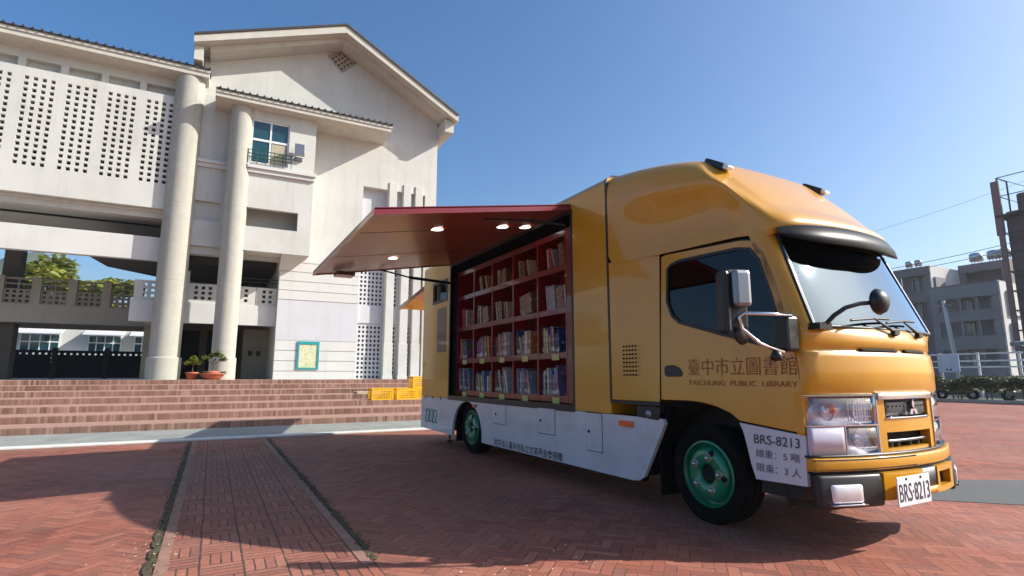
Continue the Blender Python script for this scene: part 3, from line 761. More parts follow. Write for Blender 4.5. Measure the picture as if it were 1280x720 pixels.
# ---- side hatch (raised flap) -----------------------------------
y0, y1 = 4.60, 7.87
h0 = Vector((XL - .0, 0, 2.76)); h1 = Vector((1.14, 0, 2.43)); up = Vector((.14, 0, .987)).normalized()
mb = MB(); t = .035
def fl(s, w): p = h0.lerp(h1, s); return p + up * w
mb.add([(fl(0, 0).x, y0, fl(0, 0).z), (fl(1, 0).x, y0, fl(1, 0).z), (fl(1, 0).x, y1, fl(1, 0).z), (fl(0, 0).x, y1, fl(0, 0).z),
        (fl(0, t).x, y0, fl(0, t).z), (fl(1, t).x, y0, fl(1, t).z), (fl(1, t).x, y1, fl(1, t).z), (fl(0, t).x, y1, fl(0, t).z)],
       [(0, 1, 2, 3), (4, 7, 6, 5), (0, 4, 5, 1), (1, 5, 6, 2), (2, 6, 7, 3), (3, 7, 4, 0)])
hf = mb.build('side_hatch', M['flap_under'], T)
mb = MB()
def bar(s0, s1, ya, yb, w0, w1):
    ps = []
    for s_, w in ((s0, w0), (s1, w0), (s1, w1), (s0, w1)):
        p = fl(s_, w); ps.append((p.x, p.z))
    vs = [(x, ya, z) for x, z in ps] + [(x, yb, z) for x, z in ps]
    mb.add(vs, [(0, 1, 2, 3), (7, 6, 5, 4), (0, 4, 5, 1), (1, 5, 6, 2), (2, 6, 7, 3), (3, 7, 4, 0)])
bar(-.003, 1.012, y0 - .02, y0 - .001, -.012, t + .02); bar(-.003, 1.012, y1 + .001, y1 + .02, -.012, t + .02); bar(1.001, 1.012, y0, y1, -.012, t + .02); bar(-.003, 1.012, y0 - .02, y1 + .02, t + .001, t + .012)
mb.build('hatch_edge', M['flap_edge'], hf, weld=False)
mb = MB()
for y in (5.35, 6.62): bar(.02, .98, y - .003, y + .003, -.002, .0)
mb.build('hatch_seam', M['chassis'], hf, weld=False)
for (s_, y) in ((.60, 5.28), (.22, 5.28), (.06, 5.34), (.60, 6.9)):
    p = fl(s_, -.004); mb = MB(); mb.lathe([(0, 0), (.062, 0), (.070, .003)], (p.x, y, p.z - .004), 'z', 24); mb.build('lamp', M['lamp'], hf)
mb = MB()
for (a, b_) in (((3.12, 7.82, 2.46), (2.45, 7.75, 2.48)), ((2.45, 7.75, 2.48), (2.02, 7.7, 2.545))): mb.tube([a, b_], .022 if a[0] > 3 else .012, 8)
mb.build('gas_strut', M['chassis'], hf, weld=False); mb = MB()
mb.tube([(3.12, 4.66, 2.60), (2.75, 4.72, 2.62)], .018, 8); mb.tube([(2.75, 4.72, 2.62), (2.25, 4.78, 2.585)], .009, 8)
mb.build('gas_strut', M['chassis'], hf, weld=False)
mb = MB(); mb.box((1.38, 7.55, 2.405), (1.62, 7.8, 2.455)); mb.build('catch', M['maroon'], hf)
# ---- rear hatch --------------------------------------------------
mb = MB(); mb.add([(3.45, 9.12, 2.80), (4.9, 9.12, 2.80), (4.9, 11.5, 2.47), (3.45, 11.5, 2.47), (3.45, 9.12, 2.84), (4.9, 9.12, 2.84), (4.9, 11.5, 2.51), (3.45, 11.5, 2.51)], [(0, 3, 2, 1), (4, 5, 6, 7), (0, 1, 5, 4), (1, 2, 6, 5), (2, 3, 7, 6), (3, 0, 4, 7)])
rh = mb.build('rear_hatch', M['orange_under'], T)
mb = MB()
for x in (3.435, 4.9): mb.add([(x, 9.12, 2.78), (x + .015, 9.12, 2.78), (x + .015, 11.52, 2.44), (x, 11.52, 2.44), (x, 9.12, 2.85), (x + .015, 9.12, 2.85), (x + .015, 11.52, 2.53), (x, 11.52, 2.53)], [(0, 3, 2, 1), (4, 5, 6, 7), (0, 1, 5, 4), (1, 2, 6, 5), (2, 3, 7, 6), (3, 0, 4, 7)])
mb.build('hatch_edge', M['flap_edge'], rh, weld=False)
# ---- bookshelf ---------------------------------------------------
SZ = [.83, 1.29, 1.77, 2.24]; BY = [4.87, 5.46, 6.06, 6.66, 7.26, 7.86]; SX = 3.27
mb = MB()
mb.box((SX + .30, 4.60, .77), (SX + .33, 7.88, 2.68))
bs = mb.build('bookshelf', M['red_paint'], T)
for z in SZ + [2.62]:
    mb = MB(); mb.box((SX + .01, 4.84, z - .03), (SX + .30, 7.88, z)); mb.box((SX, 4.84, z - .055), (SX + .015, 7.88, z + .012)); mb.build('shelf', M['red_paint'], bs, bevel=.003, weld=False)
for y in BY:
    mb = MB(); mb.box((SX - .004, y - .013, .77), (SX + .30, y + .013, 2.64)); mb.build('divider', M['red_paint'], bs, bevel=.003)
mb = MB(); mb.box((SX - .006, 4.62, .77), (SX + .01, 4.85, 2.64)); mb.build('divider', M['red_paint'], bs, bevel=.003)
for r_ in (0, 1):
    for b_ in range(5):
        y = BY[b_] + (.30 if b_ else .22); mb = MB(); mb.box((SX - .006, y - .07, SZ[r_] - .07), (SX - .001, y + .07, SZ[r_] - .005)); mb.build('shelf_label', M['label_yellow'], bs)
# ---- cab ---------------------------------------------------------
def cx(z): return 3.165 + .05 * (z - .4)
CABL = lambda u, v, w: (cx(v) + w, u, v)
CABR = lambda u, v, w: (8.1 - cx(v) - w, u, v)
win0 = [(3.25, 1.90), (3.20, 1.935), (3.1, 1.95), (2.62, 1.935), (2.50, 1.91), (2.42, 1.82), (2.33, 1.55), (2.27, 1.28), (2.27, 1.235), (2.34, 1.22), (2.75, 1.33), (3.14, 1.45), (3.22, 1.51), (3.27, 1.63)]
win = [(u * cx(v) / XL if u > 2.8 else u + .03, 1.05 + (v - 1.05) * cx(v) / XL) for u, v in win0]
door = [(3.415, .86), (3.42, 1.3), (3.41, 2.035), (3.36, 2.05), (2.62, 2.01), (2.50, 1.985), (2.42, 1.90), (2.34, 1.70), (2.24, 1.35), (2.195, 1.0), (2.185, .70), (2.66, .745), (2.74, .795), (2.85, .83), (3.0, .855), (3.15, .862)]
def inset(poly, k):
    c = Vector((sum(p[0] for p in poly) / len(poly), sum(p[1] for p in poly) / len(poly)))
    out = []
    n = len(poly)
    for i in range(n):
        p0, p, p1 = Vector(poly[i - 1]), Vector(poly[i]), Vector(poly[(i + 1) % n])
        d = (p1 - p0).normalized(); nn = Vector((-d.y, d.x))
        if nn.dot(c - p) < 0: nn = -nn
        q = p + nn * k; out.append((q.x, q.y))
    return out
for side, mp in (('L', CABL), ('R', CABR)):
    mb = MB(); mb.slab(inset(door, .004), [win], mp, 0, .03)
    d_ = mb.build('door', M['yellow'], T, bevel=.006)
    mb = MB(); mb.slab(win, [inset(win, .022)], mp, -.003, .025); mb.build('window_seal', M['black_plastic'], d_)
    mb = MB(); mb.slab(win, [], mp, .012, .016); mb.build('window_glass', M['door_glass'], d_)
    # handle recess, handle
    mb = MB(); hp = [(3.37, 1.115), (3.34, 1.135), (3.26, 1.135), (3.20, 1.11), (3.17, 1.07), (3.19, 1.045), (3.34, 1.045), (3.365, 1.06)]
    mb.slab(hp, [], mp, -.006, .004); hd = mb.build('handle', M['black_plastic'], d_, bevel=.003)
    # rear quarter (fairing side) behind the door and gap backing
    rows = []
    for q in range(8):
        u = 3.995 - q * .57 / 7; r_ = []
        for k in range(9):
            v = .845 + k * 1.235 / 8; t_ = (q / 7) ** 1.3 if q < 7 else 1; x_ = XL + (cx(v) - XL) * t_; r_.append((x_ if side == 'L' else 8.1 - x_, u, v))
        rows.append(r_)
    mb = MB(); mb.surf(rows); mb.build('rear_quarter', M['yellow'], T, weld=False)
    mb = MB(); frame = [(3.435, .875), (3.435, 2.055), (2.6, 2.02), (2.46, 1.97), (2.37, 1.8), (2.28, 1.5), (2.23, 1.2), (2.20, .9), (2.20, .72), (2.68, .765), (2.80, .83), (3.0, .87)]
    mb.slab(frame, [inset(win, -.03)], mp, .04, .06); mb.build('door_frame', M['black_plastic'], T, weld=False)
    # white lower panel
    low = [(2.185, .692), (2.66, .737), (2.63, .68), (2.60, .58), (2.575, .48), (2.54, .39), (2.185, .40)]
    mb = MB(); mb.slab(low, [], mp, -.001, .03); lp = mb.build('lower_panel', M['truck_white'], T, weld=False)
    # wheel arch trim
    a0 = [(3.62, .20), (3.55, .35), (3.42, .55), (3.34, .70), (3.30, .81), (3.0, .855), (2.85, .83), (2.74, .795), (2.66, .74), (2.63, .68), (2.60, .58), (2.575, .48), (2.54, .39)]
    mb = MB(); ins = [(3.66, .20), (3.6, .3), (3.50, .44), (3.38, .68), (3.39, .83), (3.0, .868), (2.84, .845), (2.73, .807), (2.645, .745), (2.61, .68), (2.58, .58), (2.555, .48), (2.52, .39)]
    for k in range(len(a0) - 1):
        mb.slab([a0[k], a0[k + 1], ins[k + 1], ins[k]], [], mp, .012, .05)
    mb.build('wheel_arch', M['black_rubber'], T, weld=False)
    if side == 'L':
        text('lettering', '臺中市立圖書館', M['text_brown'], d_, (cx(1.06) - .0035, 3.115, 1.055), (0, -1, 0), (.05, 0, 1), .90, .125, depth=.0, bold=-.004)
        text('lettering', 'TAICHUNG  PUBLIC  LIBRARY', M['text_brown'], d_, (cx(.98) - .0035, 3.115, .982), (0, -1, 0), (.05, 0, 1), .90, .036, depth=.0, bold=.004)
        text('lettering', 'BRS-8213', M['text_dark'], lp, (cx(.6) - .005, 2.545, .615), (0, -1, 0), (.05, 0, 1), .325, .058, depth=.0)
        text('lettering', '總重：5 噸', M['text_grey'], lp, (cx(.53) - .005, 2.535, .530), (0, -1, 0), (.05, 0, 1), .31, .052, depth=.0)
        text('lettering', '限乘：3 人', M['text_grey'], lp, (cx(.44) - .005, 2.530, .442), (0, -1, 0), (.05, 0, 1), .31, .052, depth=.0)
        # vent grid on the fairing
        mb = MB()
        for i in range(5):
            for j in range(8): mb.lathe([(0, -.002), (.0085, -.002), (.0085, .004)], (XL + .006, 3.82 - i * .04, 1.06 + j * .035), 'x', 8)
        av = mb.build('air_vent', M['dark_void'], T, weld=False)
        mb = MB(); mb.lathe([(0, -.035), (.03, -.03), (.045, -.01), (.047, .02), (0, .03)], (XL + .02, 3.52, .745), 'x', 20); mb.build('camera_dome', M['grey_metal'], T)
        mb = MB(); mb.slab([(3.66, .715), (3.40, .70), (3.38, .80), (3.44, .81), (3.66, .805)], [], YZ, XL - .0045, XL + .02); mb.build('arch_bracket', M['black_plastic'], T, bevel=.004)
# upper fairing: loft
def st(rows): return rows
secL = [
 [(4.05, 4.0, 2.955), (3.40, 4.0, 2.945), (3.24, 4.0, 2.925), (3.165, 4.0, 2.87), (3.15, 4.0, 2.75), (3.15, 4.0, 2.62), (3.15, 4.0, 2.35), (3.15, 4.0, 2.06)],
 [(4.05, 3.8, 2.93), (3.40, 3.8, 2.915), (3.25, 3.8, 2.91), (3.17, 3.8, 2.85), (3.152, 3.8, 2.74), (3.152, 3.8, 2.625), (3.185, 3.8, 2.36), (3.162, 3.8, 2.06)],
 [(4.05, 3.5, 2.90), (3.41, 3.5, 2.89), (3.27, 3.5, 2.87), (3.19, 3.5, 2.81), (3.165, 3.5, 2.71), (3.165, 3.5, 2.59), (3.275, 3.5, 2.34), (3.235, 3.5, 2.06)],
 [(4.05, 3.15, 2.835), (3.42, 3.15, 2.82), (3.31, 3.15, 2.80), (3.235, 3.14, 2.75), (3.20, 3.12, 2.65), (3.185, 3.1, 2.55), (3.31, 3.05, 2.32), (3.25, 3.05, 2.05)],
 [(4.05, 3.00, 2.79), (3.50, 3.00, 2.785), (3.38, 3.0, 2.765), (3.29, 2.98, 2.71), (3.235, 2.88, 2.60), (3.21, 2.80, 2.51), (3.30, 2.72, 2.30), (3.255, 2.70, 2.04)],
]
front = [
 [(4.05, 2.90, 2.735), (3.50, 2.91, 2.715), (3.40, 2.92, 2.70), (3.315, 2.91, 2.65), (3.26, 2.80, 2.55), (3.24, 2.68, 2.44), (3.26, 2.60, 2.26), (3.26, 2.60, 2.035)],
 [(4.05, 2.56, 2.42), (3.50, 2.59, 2.41), (3.40, 2.60, 2.40), (3.33, 2.60, 2.37), (3.28, 2.55, 2.31), (3.25, 2.52, 2.24), (3.255, 2.50, 2.15), (3.26, 2.50, 2.02)],
 [(4.05, 2.42, 2.26), (3.50, 2.44, 2.25), (3.40, 2.45, 2.235), (3.33, 2.455, 2.22), (3.285, 2.44, 2.20), (3.26, 2.45, 2.16), (3.26, 2.45, 2.10), (3.265, 2.46, 2.01)],
 [(4.05, 2.27, 2.17), (3.50, 2.31, 2.155), (3.40, 2.33, 2.145), (3.33, 2.35, 2.13), (3.29, 2.38, 2.115), (3.27, 2.40, 2.10), (3.268, 2.42, 2.05), (3.27, 2.43, 1.99)],
 [(4.05, 2.22, 2.10), (3.50, 2.27, 2.085), (3.40, 2.29, 2.075), (3.34, 2.32, 2.065), (3.30, 2.35, 2.07), (3.28, 2.38, 2.05), (3.275, 2.41, 2.02), (3.275, 2.42, 1.985)],
 [(4.05, 2.26, 2.06), (3.50, 2.31, 2.04), (3.40, 2.33, 2.03), (3.34, 2.36, 2.02), (3.30, 2.38, 2.01), (3.285, 2.40, 2.0), (3.28, 2.42, 1.99), (3.28, 2.43, 1.975)],
]
mb = MB(); rows = []
for r_ in secL + front:
    l_ = r_[::-1]; rows.append(l_ + [(8.1 - x, y, z) for x, y, z in r_[1:]])
mb.surf(rows)
rf = mb.build('roof_fairing', M['yellow'], T, weld=False, sub=2)
cr = rf.data.attributes.new('crease_edge', 'FLOAT', 'EDGE'); nc = 15
for e_ in rf.data.edges:
    a, b_ = e_.vertices; ra, rb, ca, cb = a // nc, b_ // nc, a % nc, b_ % nc
    k = 0
    if ra == rb == 4: k = .92
    if ra == rb == 7: k = .3
    if ca == cb and ca in (2, 12) and max(ra, rb) <= 4: k = .45
    if ca == cb and ca in (2, 12) and min(ra, rb) >= 4: k = .35
    if ca == cb and ca in (5, 9) and max(ra, rb) <= 7: k = .5
    cr.data[e_.index].value = k
# front panel and pillars
def fy(x, yc=2.02, sw=.14): return yc + sw * (min(1.15, abs(x - XCN) / .85)) ** 2.4
def curved(x0, x1, z0, z1, yc, depth, sw=.14, n=10, sl=0, zn=1, par=None, taper=0):
    """slab following the bowed front; sl = how far the top leans back"""
    fr, bk = [], []
    for j in range(zn + 1):
        tz = j / zn; z = z0 + (z1 - z0) * tz; a = []; b_ = []
        for i in range(n + 1):
            x = x0 + (x1 - x0) * i / n; y = fy(x, yc, sw) + sl * tz
            a.append((x, y, z)); b_.append((x, y + depth, z))
        fr.append(a); bk.append(b_)
    mb = MB(); mb.surf(fr); mb.surf(bk)
    mb.surf([fr[0], bk[0]], smooth=False); mb.surf([fr[-1], bk[-1]], smooth=False)
    mb.surf([[r_[0] for r_ in fr], [r_[0] for r_ in bk]], smooth=False); mb.surf([[r_[-1] for r_ in fr], [r_[-1] for r_ in bk]], smooth=False)
    return mb
rows = []
for z, yc, sw, inx in ((.925, 2.035, .14, 0), (.95, 2.015, .14, 0), (1.08, 2.012, .14, 0), (1.165, 2.02, .14, 0), (1.195, 2.024, .14, 0), (1.205, 2.05, .13, 0), (1.225, 2.05, .13, 0), (1.235, 2.035, .14, 0), (1.30, 2.05, .12, .0), (1.355, 2.075, .08, 0), (1.365, 2.10, .07, 0)):
    yq = fy(cx(z) + .02, yc, sw); l_ = [(cx(z), max(yq + .05, 2.19 + max(0, z - 1.0) * .15), z), (cx(z) + .003, yq + .02, z), (cx(z) + .02, yq, z)]
    for k in range(1, 13):
        x = cx(z) + .02 + (XCN - cx(z) - .02) * k / 12; l_.append((x, fy(x, yc, sw), z))
    rows.append(l_ + [(8.1 - x, y, zz) for x, y, zz in l_[:-1][::-1]])
mb = MB(); mb.surf(rows); fp = mb.build('front_panel', M['yellow'], T, weld=False)
mb = MB()
for (a, b_) in ((3.62, 4.0), (4.1, 4.48)):
    mb = curved(a, b_, 1.203, 1.222, 2.036, .01, .13); mb.build('slot', M['dark_void'], fp)
# windscreen
wr = []; 
for j in range(9):
    t_ = j / 8; z = 1.36 + .68 * t_; yc = 2.085 + .275 * t_ ; xl = 3.265 + .075 * t_
    wr.append([(xl + (8.1 - 2 * xl) * i / 24, fy(xl + (8.1 - 2 * xl) * i / 24, yc, .055), z) for i in range(25)])
mb = MB(); mb.surf(wr); ws = mb.build('windscreen', M['windscreen_glass'], T, weld=False)
mb = MB()
mb.tube([p for p in wr[0]], .012, 6); mb.tube([r_[0] for r_ in wr], .011, 6); mb.tube([r_[-1] for r_ in wr], .011, 6)
mb.build('windscreen_seal', M['black_plastic'], ws, weld=False)
mb = MB(); mb.tube([(r_[0][0] + .012, r_[0][1] - .006, r_[0][2]) for r_ in wr], .006, 6); mb.tube([(r_[-1][0] - .012, r_[-1][1] - .006, r_[-1][2]) for r_ in wr], .006, 6); mb.build('windscreen_trim', M['chrome'], ws, weld=False)
for sg in (1, -1):
    rows = []
    for j in range(9):
        t_ = j / 8; z = 1.36 + .68 * t_; a = wr[j][0]
        yd = 2.245 + (z - 1.36) * .36
        pts = [(a[0] + .004, a[1] + .03, z), (a[0], a[1], z), (a[0] - .03, a[1] + .012, z), (cx(z) + .012, a[1] + .045, z), (cx(z), a[1] + .08, z), (cx(z), max(yd + .05, a[1] + .14), z)]
        rows.append([(x if sg > 0 else 8.1 - x, y, zz) for x, y, zz in pts])
    mb = MB(); mb.surf(rows); mb.build('pillar', M['yellow'], T, weld=False)
# sun visor
rows = []
for j, (dz, dy) in enumerate(((.06, .06), (.055, .02), (.045, .0), (-.03, -.045), (-.095, -.06), (-.10, -.055), (-.095, -.045), (-.06, .03), (-.03, .08))):
    r_ = []
    for i in range(25):
        s_ = i / 24; x = 3.27 + 1.56 * s_; k = (1 - abs(2 * s_ - 1) ** 5); kk = .35 + .65 * k
        r_.append((x, fy(x, 2.215, .11) + dy * kk + .03 * (1 - k), 2.03 - .012 * abs(2 * s_ - 1) ** 2 + dz * kk - .0))
    rows.append(r_)
mb = MB(); mb.surf(rows); mb.build('sun_visor', M['black_gloss'], T)
# grille, headlights
sur = MB(); 
for args in ((3.68, 3.76, .57, .925, 2.018), (4.34, 4.42, .57, .925, 2.018), (3.76, 4.34, .70, .785, 2.018), (3.76, 4.34, .57, .60, 2.03)):
    q = curved(*args, .06, .14); sur.add(q.v, q.f)
sur.build('grille_surround', M['yellow'], T, weld=False)
mb = curved(3.30, 4.80, .56, .93, 2.10, .05, .12); mb.build('front_void', M['dark_void'], T)
g = curved(3.765, 4.335, .79, .905, 2.045, .03, .14, sl=.0); gr = g.build('grille', M['grille_grey'], T)
for (a, b_) in ((3.785, 4.015), (4.085, 4.315)):
    q = curved(a, b_, .805, .89, 2.028, .03, .14, n=6); q.build('grille_bar', M['grille_grey'], gr, bevel=.012)
    mb = MB()
    for k in range(5): x = a + .03 + k * (b_ - a - .06) / 4; mb.lathe([(0, -.003), (.006, -.003), (.006, .003)], (x, fy(x, 2.027, .14), .858), 'y', 8)
    mb.build('grille_hole', M['dark_void'], gr)
q = curved(3.685, 4.415, .903, .945, 1.998, .05, .14); q.build('grille_chrome', M['chrome'], gr, bevel=.004)
q = curved(3.76, 4.34, .782, .792, 2.010, .03, .14); q.build('grille_chrome', M['chrome'], gr)
# three-diamond marque emblem
mb = MB()
def diamond(cx_, cz_, ang, s_=.032):
    c, s2 = math.cos(ang), math.sin(ang)
    pts = [(0, 0), (s_ * .58, s_), (0, 2 * s_), (-s_ * .58, s_)]
    mb.slab([(cx_ + u * c - v * s2, cz_ + u * s2 + v * c) for u, v in pts], [], XZ, 1.998, 2.012)
for a in (0, 2 * PI / 3, -2 * PI / 3): diamond(4.05, .84, a)
mb.build('emblem', M['chrome'], gr, bevel=.002, weld=False)
mb = curved(3.78, 4.32, .635, .65, 2.04, .02, .14); mb.build('intake_bar', M['grey_metal'], gr)
mb = MB()
for x in (3.86, 3.94, 4.1, 4.22): mb.lathe([(0, 0), (.022, 0), (.022, .05)], (x, 2.06, .62), 'y', 10)
mb.build('intake_bolt', M['chassis'], gr, weld=False)
def headlight(sg):
    fx_ = lambda x: x if sg > 0 else 8.1 - x
    def cur(a, b_, *r_, **k): 
        a, b_ = sorted((fx_(a), fx_(b_))); return curved(a, b_, *r_, **k)
    H = cur(3.215, 3.675, .755, .925, 2.04, .03, .14, sl=.045).build('headlight', M['lens_clear'], T)
    cur(3.42, 3.675, .585, .75, 2.04, .03, .14, sl=.045).build('headlight_housing', M['lens_clear'], H)
    mb = MB()
    for (x, z, r_) in ((3.33, .84, .062), (3.56, .84, .075), (3.55, .665, .066)):
        X_ = fx_(x); y = fy(X_, 2.04, .14)
        mb.lathe([(r_, -.008), (r_ * .96, .0), (r_ * .7, .018), (r_ * .35, .03), (0, .032)], (X_, y, z), 'y', 28)
        mb.lathe([(0, -.012), (.012, -.01), (.014, .02)], (X_, y, z), 'y', 12)
    mb.build('reflector', M['reflector'], H, weld=False)
    mb = MB(); X_ = fx_(3.37); mb.lathe([(0, -.03), (.022, -.02), (.03, .0), (.025, .02)], (X_, fy(X_, 2.045, .14), .85), 'y', 16); mb.build('indicator', M['amber'], H)
    mb = MB()
    for k in range(9):
        X_ = fx_(3.47 + k * .021); q = fy(X_, 2.028, .14); mb.box((X_ - .003, q, .775), (X_ + .003, q + .008, .90))
    for z in (.80, .845, .885): q = cur(3.46, 3.66, z - .002, z + .002, 2.026, .008, .14, n=4); mb.add(q.v, q.f)
    mb.build('lens_rib', M['lens_clear'], H, weld=False)
    cur(3.188, 3.678, .752, .93, 2.014, .004, .14).build('lens_cover', M['lamp_glass'], H)
    cur(3.42, 3.678, .582, .748, 2.014, .004, .14).build('lens_cover', M['lamp_glass'], H)
    mb = MB()
    for a in ((3.186, 3.682, .929, .936), (3.186, 3.682, .747, .755), (3.415, 3.682, .578, .584)): q = cur(*a, 2.010, .03, .14); mb.add(q.v, q.f)
    for a in ((3.676, 3.683, .58, .93), (3.414, 3.421, .58, .75)): q = cur(*a, 2.010, .03, .14, n=1); mb.add(q.v, q.f)
    mb.build('headlight_trim', M['chrome'], H, weld=False)
    cur(3.188, 3.413, .575, .745, 2.012, .02, .14).build('corner_reflector', M['lilac'], H)
headlight(1); headlight(-1)
# side returns between door line and front (fills the corner)
for sg in (1, -1):
    mb = MB(); f_ = (lambda x: x) if sg > 0 else (lambda x: 8.1 - x)
    mb.box((min(f_(3.185), f_(3.25)), 2.19, .56), (max(f_(3.185), f_(3.25)), 2.24, .95)); mb.build('corner_post', M['yellow'], T)
# bumper
bp = curved(3.165, 4.935, .488, .565, 1.975, .06, .14, n=24).build('bumper', M['yellow'], T, bevel=.012)
mb = curved(3.17, 4.93, .566, .58, 2.0, .04, .14, n=24); mb.build('bumper_step', M['black_plastic'], bp)
mb = MB()
for z in (.500, .556):
    for k in range(70):
        x = 3.16 + k * .0115; y = fy(x, 1.9745, .14); mb.box((x, y - .001, z - .004), (x + .007, y + .004, z + .004))
mb.build('bumper_dots', M['black_plastic'], bp, weld=False)
curved(3.17, 4.93, .476, .487, 1.985, .04, .14, n=24).build('bumper_gap', M['dark_void'], bp)
for a in ((3.60, 3.98, .315, .475), (4.19, 4.22, .315, .475), (4.22, 4.46, .315, .35), (4.22, 4.46, .44, .475), (4.46, 4.55, .315, .475)):
    curved(*a, 1.955, .07, .14, n=6).build('bumper_lower', M['yellow'], bp, weld=False)
curved(3.98, 4.19, .315, .36, 1.955, .07, .14, n=6).build('bumper_lower', M['yellow'], bp)
curved(3.975, 4.195, .36, .475, 1.962, .06, .14).build('bumper_inset', M['grille_grey'], bp)
curved(4.2, 4.47, .34, .45, 2.0, .05, .14).build('bumper_inset', M['dark_void'], bp)
for sg in (1, -1):
    f_ = (lambda x: x) if sg > 0 else (lambda x: 8.1 - x)
    a, b_ = sorted((f_(3.16), f_(3.598 if sg > 0 else 3.545)))
    curved(a, b_, .285, .475, 1.95, .05, .14, n=12, sl=.01).build('bumper_end', M['black_plastic'], bp, bevel=.02)
    a, b_ = sorted((f_(3.23), f_(3.43)))
    fl_ = curved(a, b_, .315, .42, 1.943, .03, .14, n=6).build('fog_lamp', M['lens_clear'], bp, bevel=.02)
    mb = curved(a - .012, b_ + .012, .303, .312, 1.936, .03, .14, n=6); mb.build('fog_trim', M['chrome'], bp)
pl = MB(); pl.box((3.62, 1.925, .285), (3.985, 1.932, .455)); PLT = pl.build('number_plate', M['plate_white'], bp, bevel=.003)
text('plate_number', 'BRS·8213', M['text_dark'], bp, (3.635, 1.9235, .31), (1, 0, 0), (0, 0, 1), .335, .105, depth=0, bold=.005)
mb = MB()
for x in (3.72, 3.88): mb.lathe([(0, -.004), (.008, -.003), (.008, 0)], (x, 1.925, .44), 'y', 8)
mb.build('plate_screw', M['chassis'], bp, weld=False)
# mirrors
mb = MB()
mb.box((3.07, 2.17, 1.20), (3.19, 2.27, 1.42)); mr = mb.build('mirror_mount', M['black_plastic'], T, bevel=.02)
mb = MB(); mb.tube([(3.1, 2.16, 1.415), (2.95, 2.18, 1.42), (2.80, 2.26, 1.425), (2.78, 2.28, 1.40), (2.79, 2.27, 1.33), (2.88, 2.22, 1.24), (3.02, 2.17, 1.19)], .012, 8); mb.build('mirror_arm', M['chrome'], mr)
mb = MB(); mb.lathe([(0, 0), (.03, .0), (.035, .03), (.02, .06), (0, .065)], (2.98, 2.19, 1.14), 'z', 14); mb.build('arm_joint', M['black_plastic'], mr)
mb = MB(); rot = Matrix.Rotation(math.radians(-18), 3, 'Z'); pv = (2.76, 2.3, 1.5)
mb.box((2.735, 2.30, 1.33), (2.86, 2.33, 1.70), rot, pv); mh = mb.build('mirror', M['black_plastic'], T, bevel=.02)
mb = MB(); mb.box((2.74, 2.235, 1.46), (2.855, 2.30, 1.69), rot, pv); mb.build('mirror_shell', M['grey_metal'], mh, bevel=.025)
mb = MB(); mb.box((2.685, 2.27, 1.30), (2.738, 2.37, 1.69), rot, pv); mb.build('mirror_head', M['black_plastic'], mh, bevel=.025)
mb = MB(); mb.lathe([(0, -.02), (.05, -.015), (.065, 0), (.05, .02), (0, .03)], (2.82, 2.30, 1.30), 'y', 20); mb.build('round_mirror', M['black_plastic'], mh)
# convex front mirror on its arm
mb = MB(); mb.tube([(3.29, 2.12, 1.365), (3.32, 2.08, 1.37), (3.345, 2.04, 1.42), (3.40, 2.0, 1.465), (3.48, 1.96, 1.49), (3.58, 1.93, 1.50)], .014, 8); mb.box((3.24, 2.07, 1.335), (3.36, 2.15, 1.375)); cm = mb.build('front_mirror', M['black_plastic'], T, weld=False)
mb = MB(); mb.lathe([(0, -.055), (.04, -.05), (.07, -.03), (.083, .0), (.075, .012), (0, .016)], (3.61, 1.92, 1.505), 'y', 28); mb.build('mirror_cap', M['black_plastic'], cm)
# wipers
for (x, dx) in ((4.02, -.45), (4.42, -.45)):
    yb = fy(x, 2.06, .08); mb = MB()
    mb.tube([(x, yb - .015, 1.335), (x + dx * .45, fy(x, 2.10, .06) - .035, 1.425)], [.012, .006], 6)
    mb.tube([(x + dx * 1.05, 2.06, 1.40), (x + dx * .45, 2.07, 1.425), (x + dx * .0, 2.08, 1.43)], .008, 6)
    mb.box((x - .035, yb - .03, 1.32), (x + .03, yb, 1.348)); mb.lathe([(0, -.03), (.018, -.025), (.02, 0)], (x, yb, 1.33), 'y', 10)
    mb.build('wiper', M['black_plastic'], T, weld=False)
# roof marker lights
for x in (3.42, 4.68):
    Q = Matrix.Rotation(.55, 3, 'X'); pv = (x, 2.93, 2.70)
    mb = MB(); mb.box((x - .045, 2.83, 2.69), (x + .045, 3.03, 2.745), Q, pv); rl = mb.build('roof_light', M['black_plastic'], T, bevel=.012)
    mb = MB(); mb.box((x - .04, 2.78, 2.70), (x + .04, 2.835, 2.74), Q, pv); mb.build('lens', M['lens_clear'], rl, bevel=.012)
# cab interior
mb = MB(); mb.box((3.25, 2.25, .9), (4.85, 2.55, 1.32)); mb.build('dashboard', M['interior_grey'], T, bevel=.03)
for x in (3.35, 4.2):
    mb = MB(); mb.box((x, 2.75, .85), (x + .5, 3.25, 1.05)); mb.box((x, 3.15, 1.0), (x + .5, 3.3, 1.55)); mb.box((x + .13, 3.18, 1.58), (x + .37, 3.27, 1.75)); mb.build('seat', M['seat_fabric'], T, bevel=.04, weld=False)
mb = MB(); rr = []
for k in range(25):
    a = 2 * PI * k / 24; rr.append((3.62 + .2 * math.cos(a), 2.68 + .12 * math.sin(a), 1.28 + .16 * math.sin(a)))
mb.tube(rr, .014, 6, caps=False); mb.tube([(3.62, 2.68, 1.28), (3.62, 2.5, 1.1)], .03, 8); mb.build('steering_wheel', M['black_plastic'], T, weld=False)
mb = MB(); mb.box((3.3, 3.44, .85), (4.8, 3.48, 2.05)); mb.box((3.26, 2.3, .85), (4.84, 3.44, .87)); mb.box((3.3, 2.5, 2.0), (4.8, 3.36, 2.02)); mb.build('cab_lining', M['chassis'], T, weld=False)

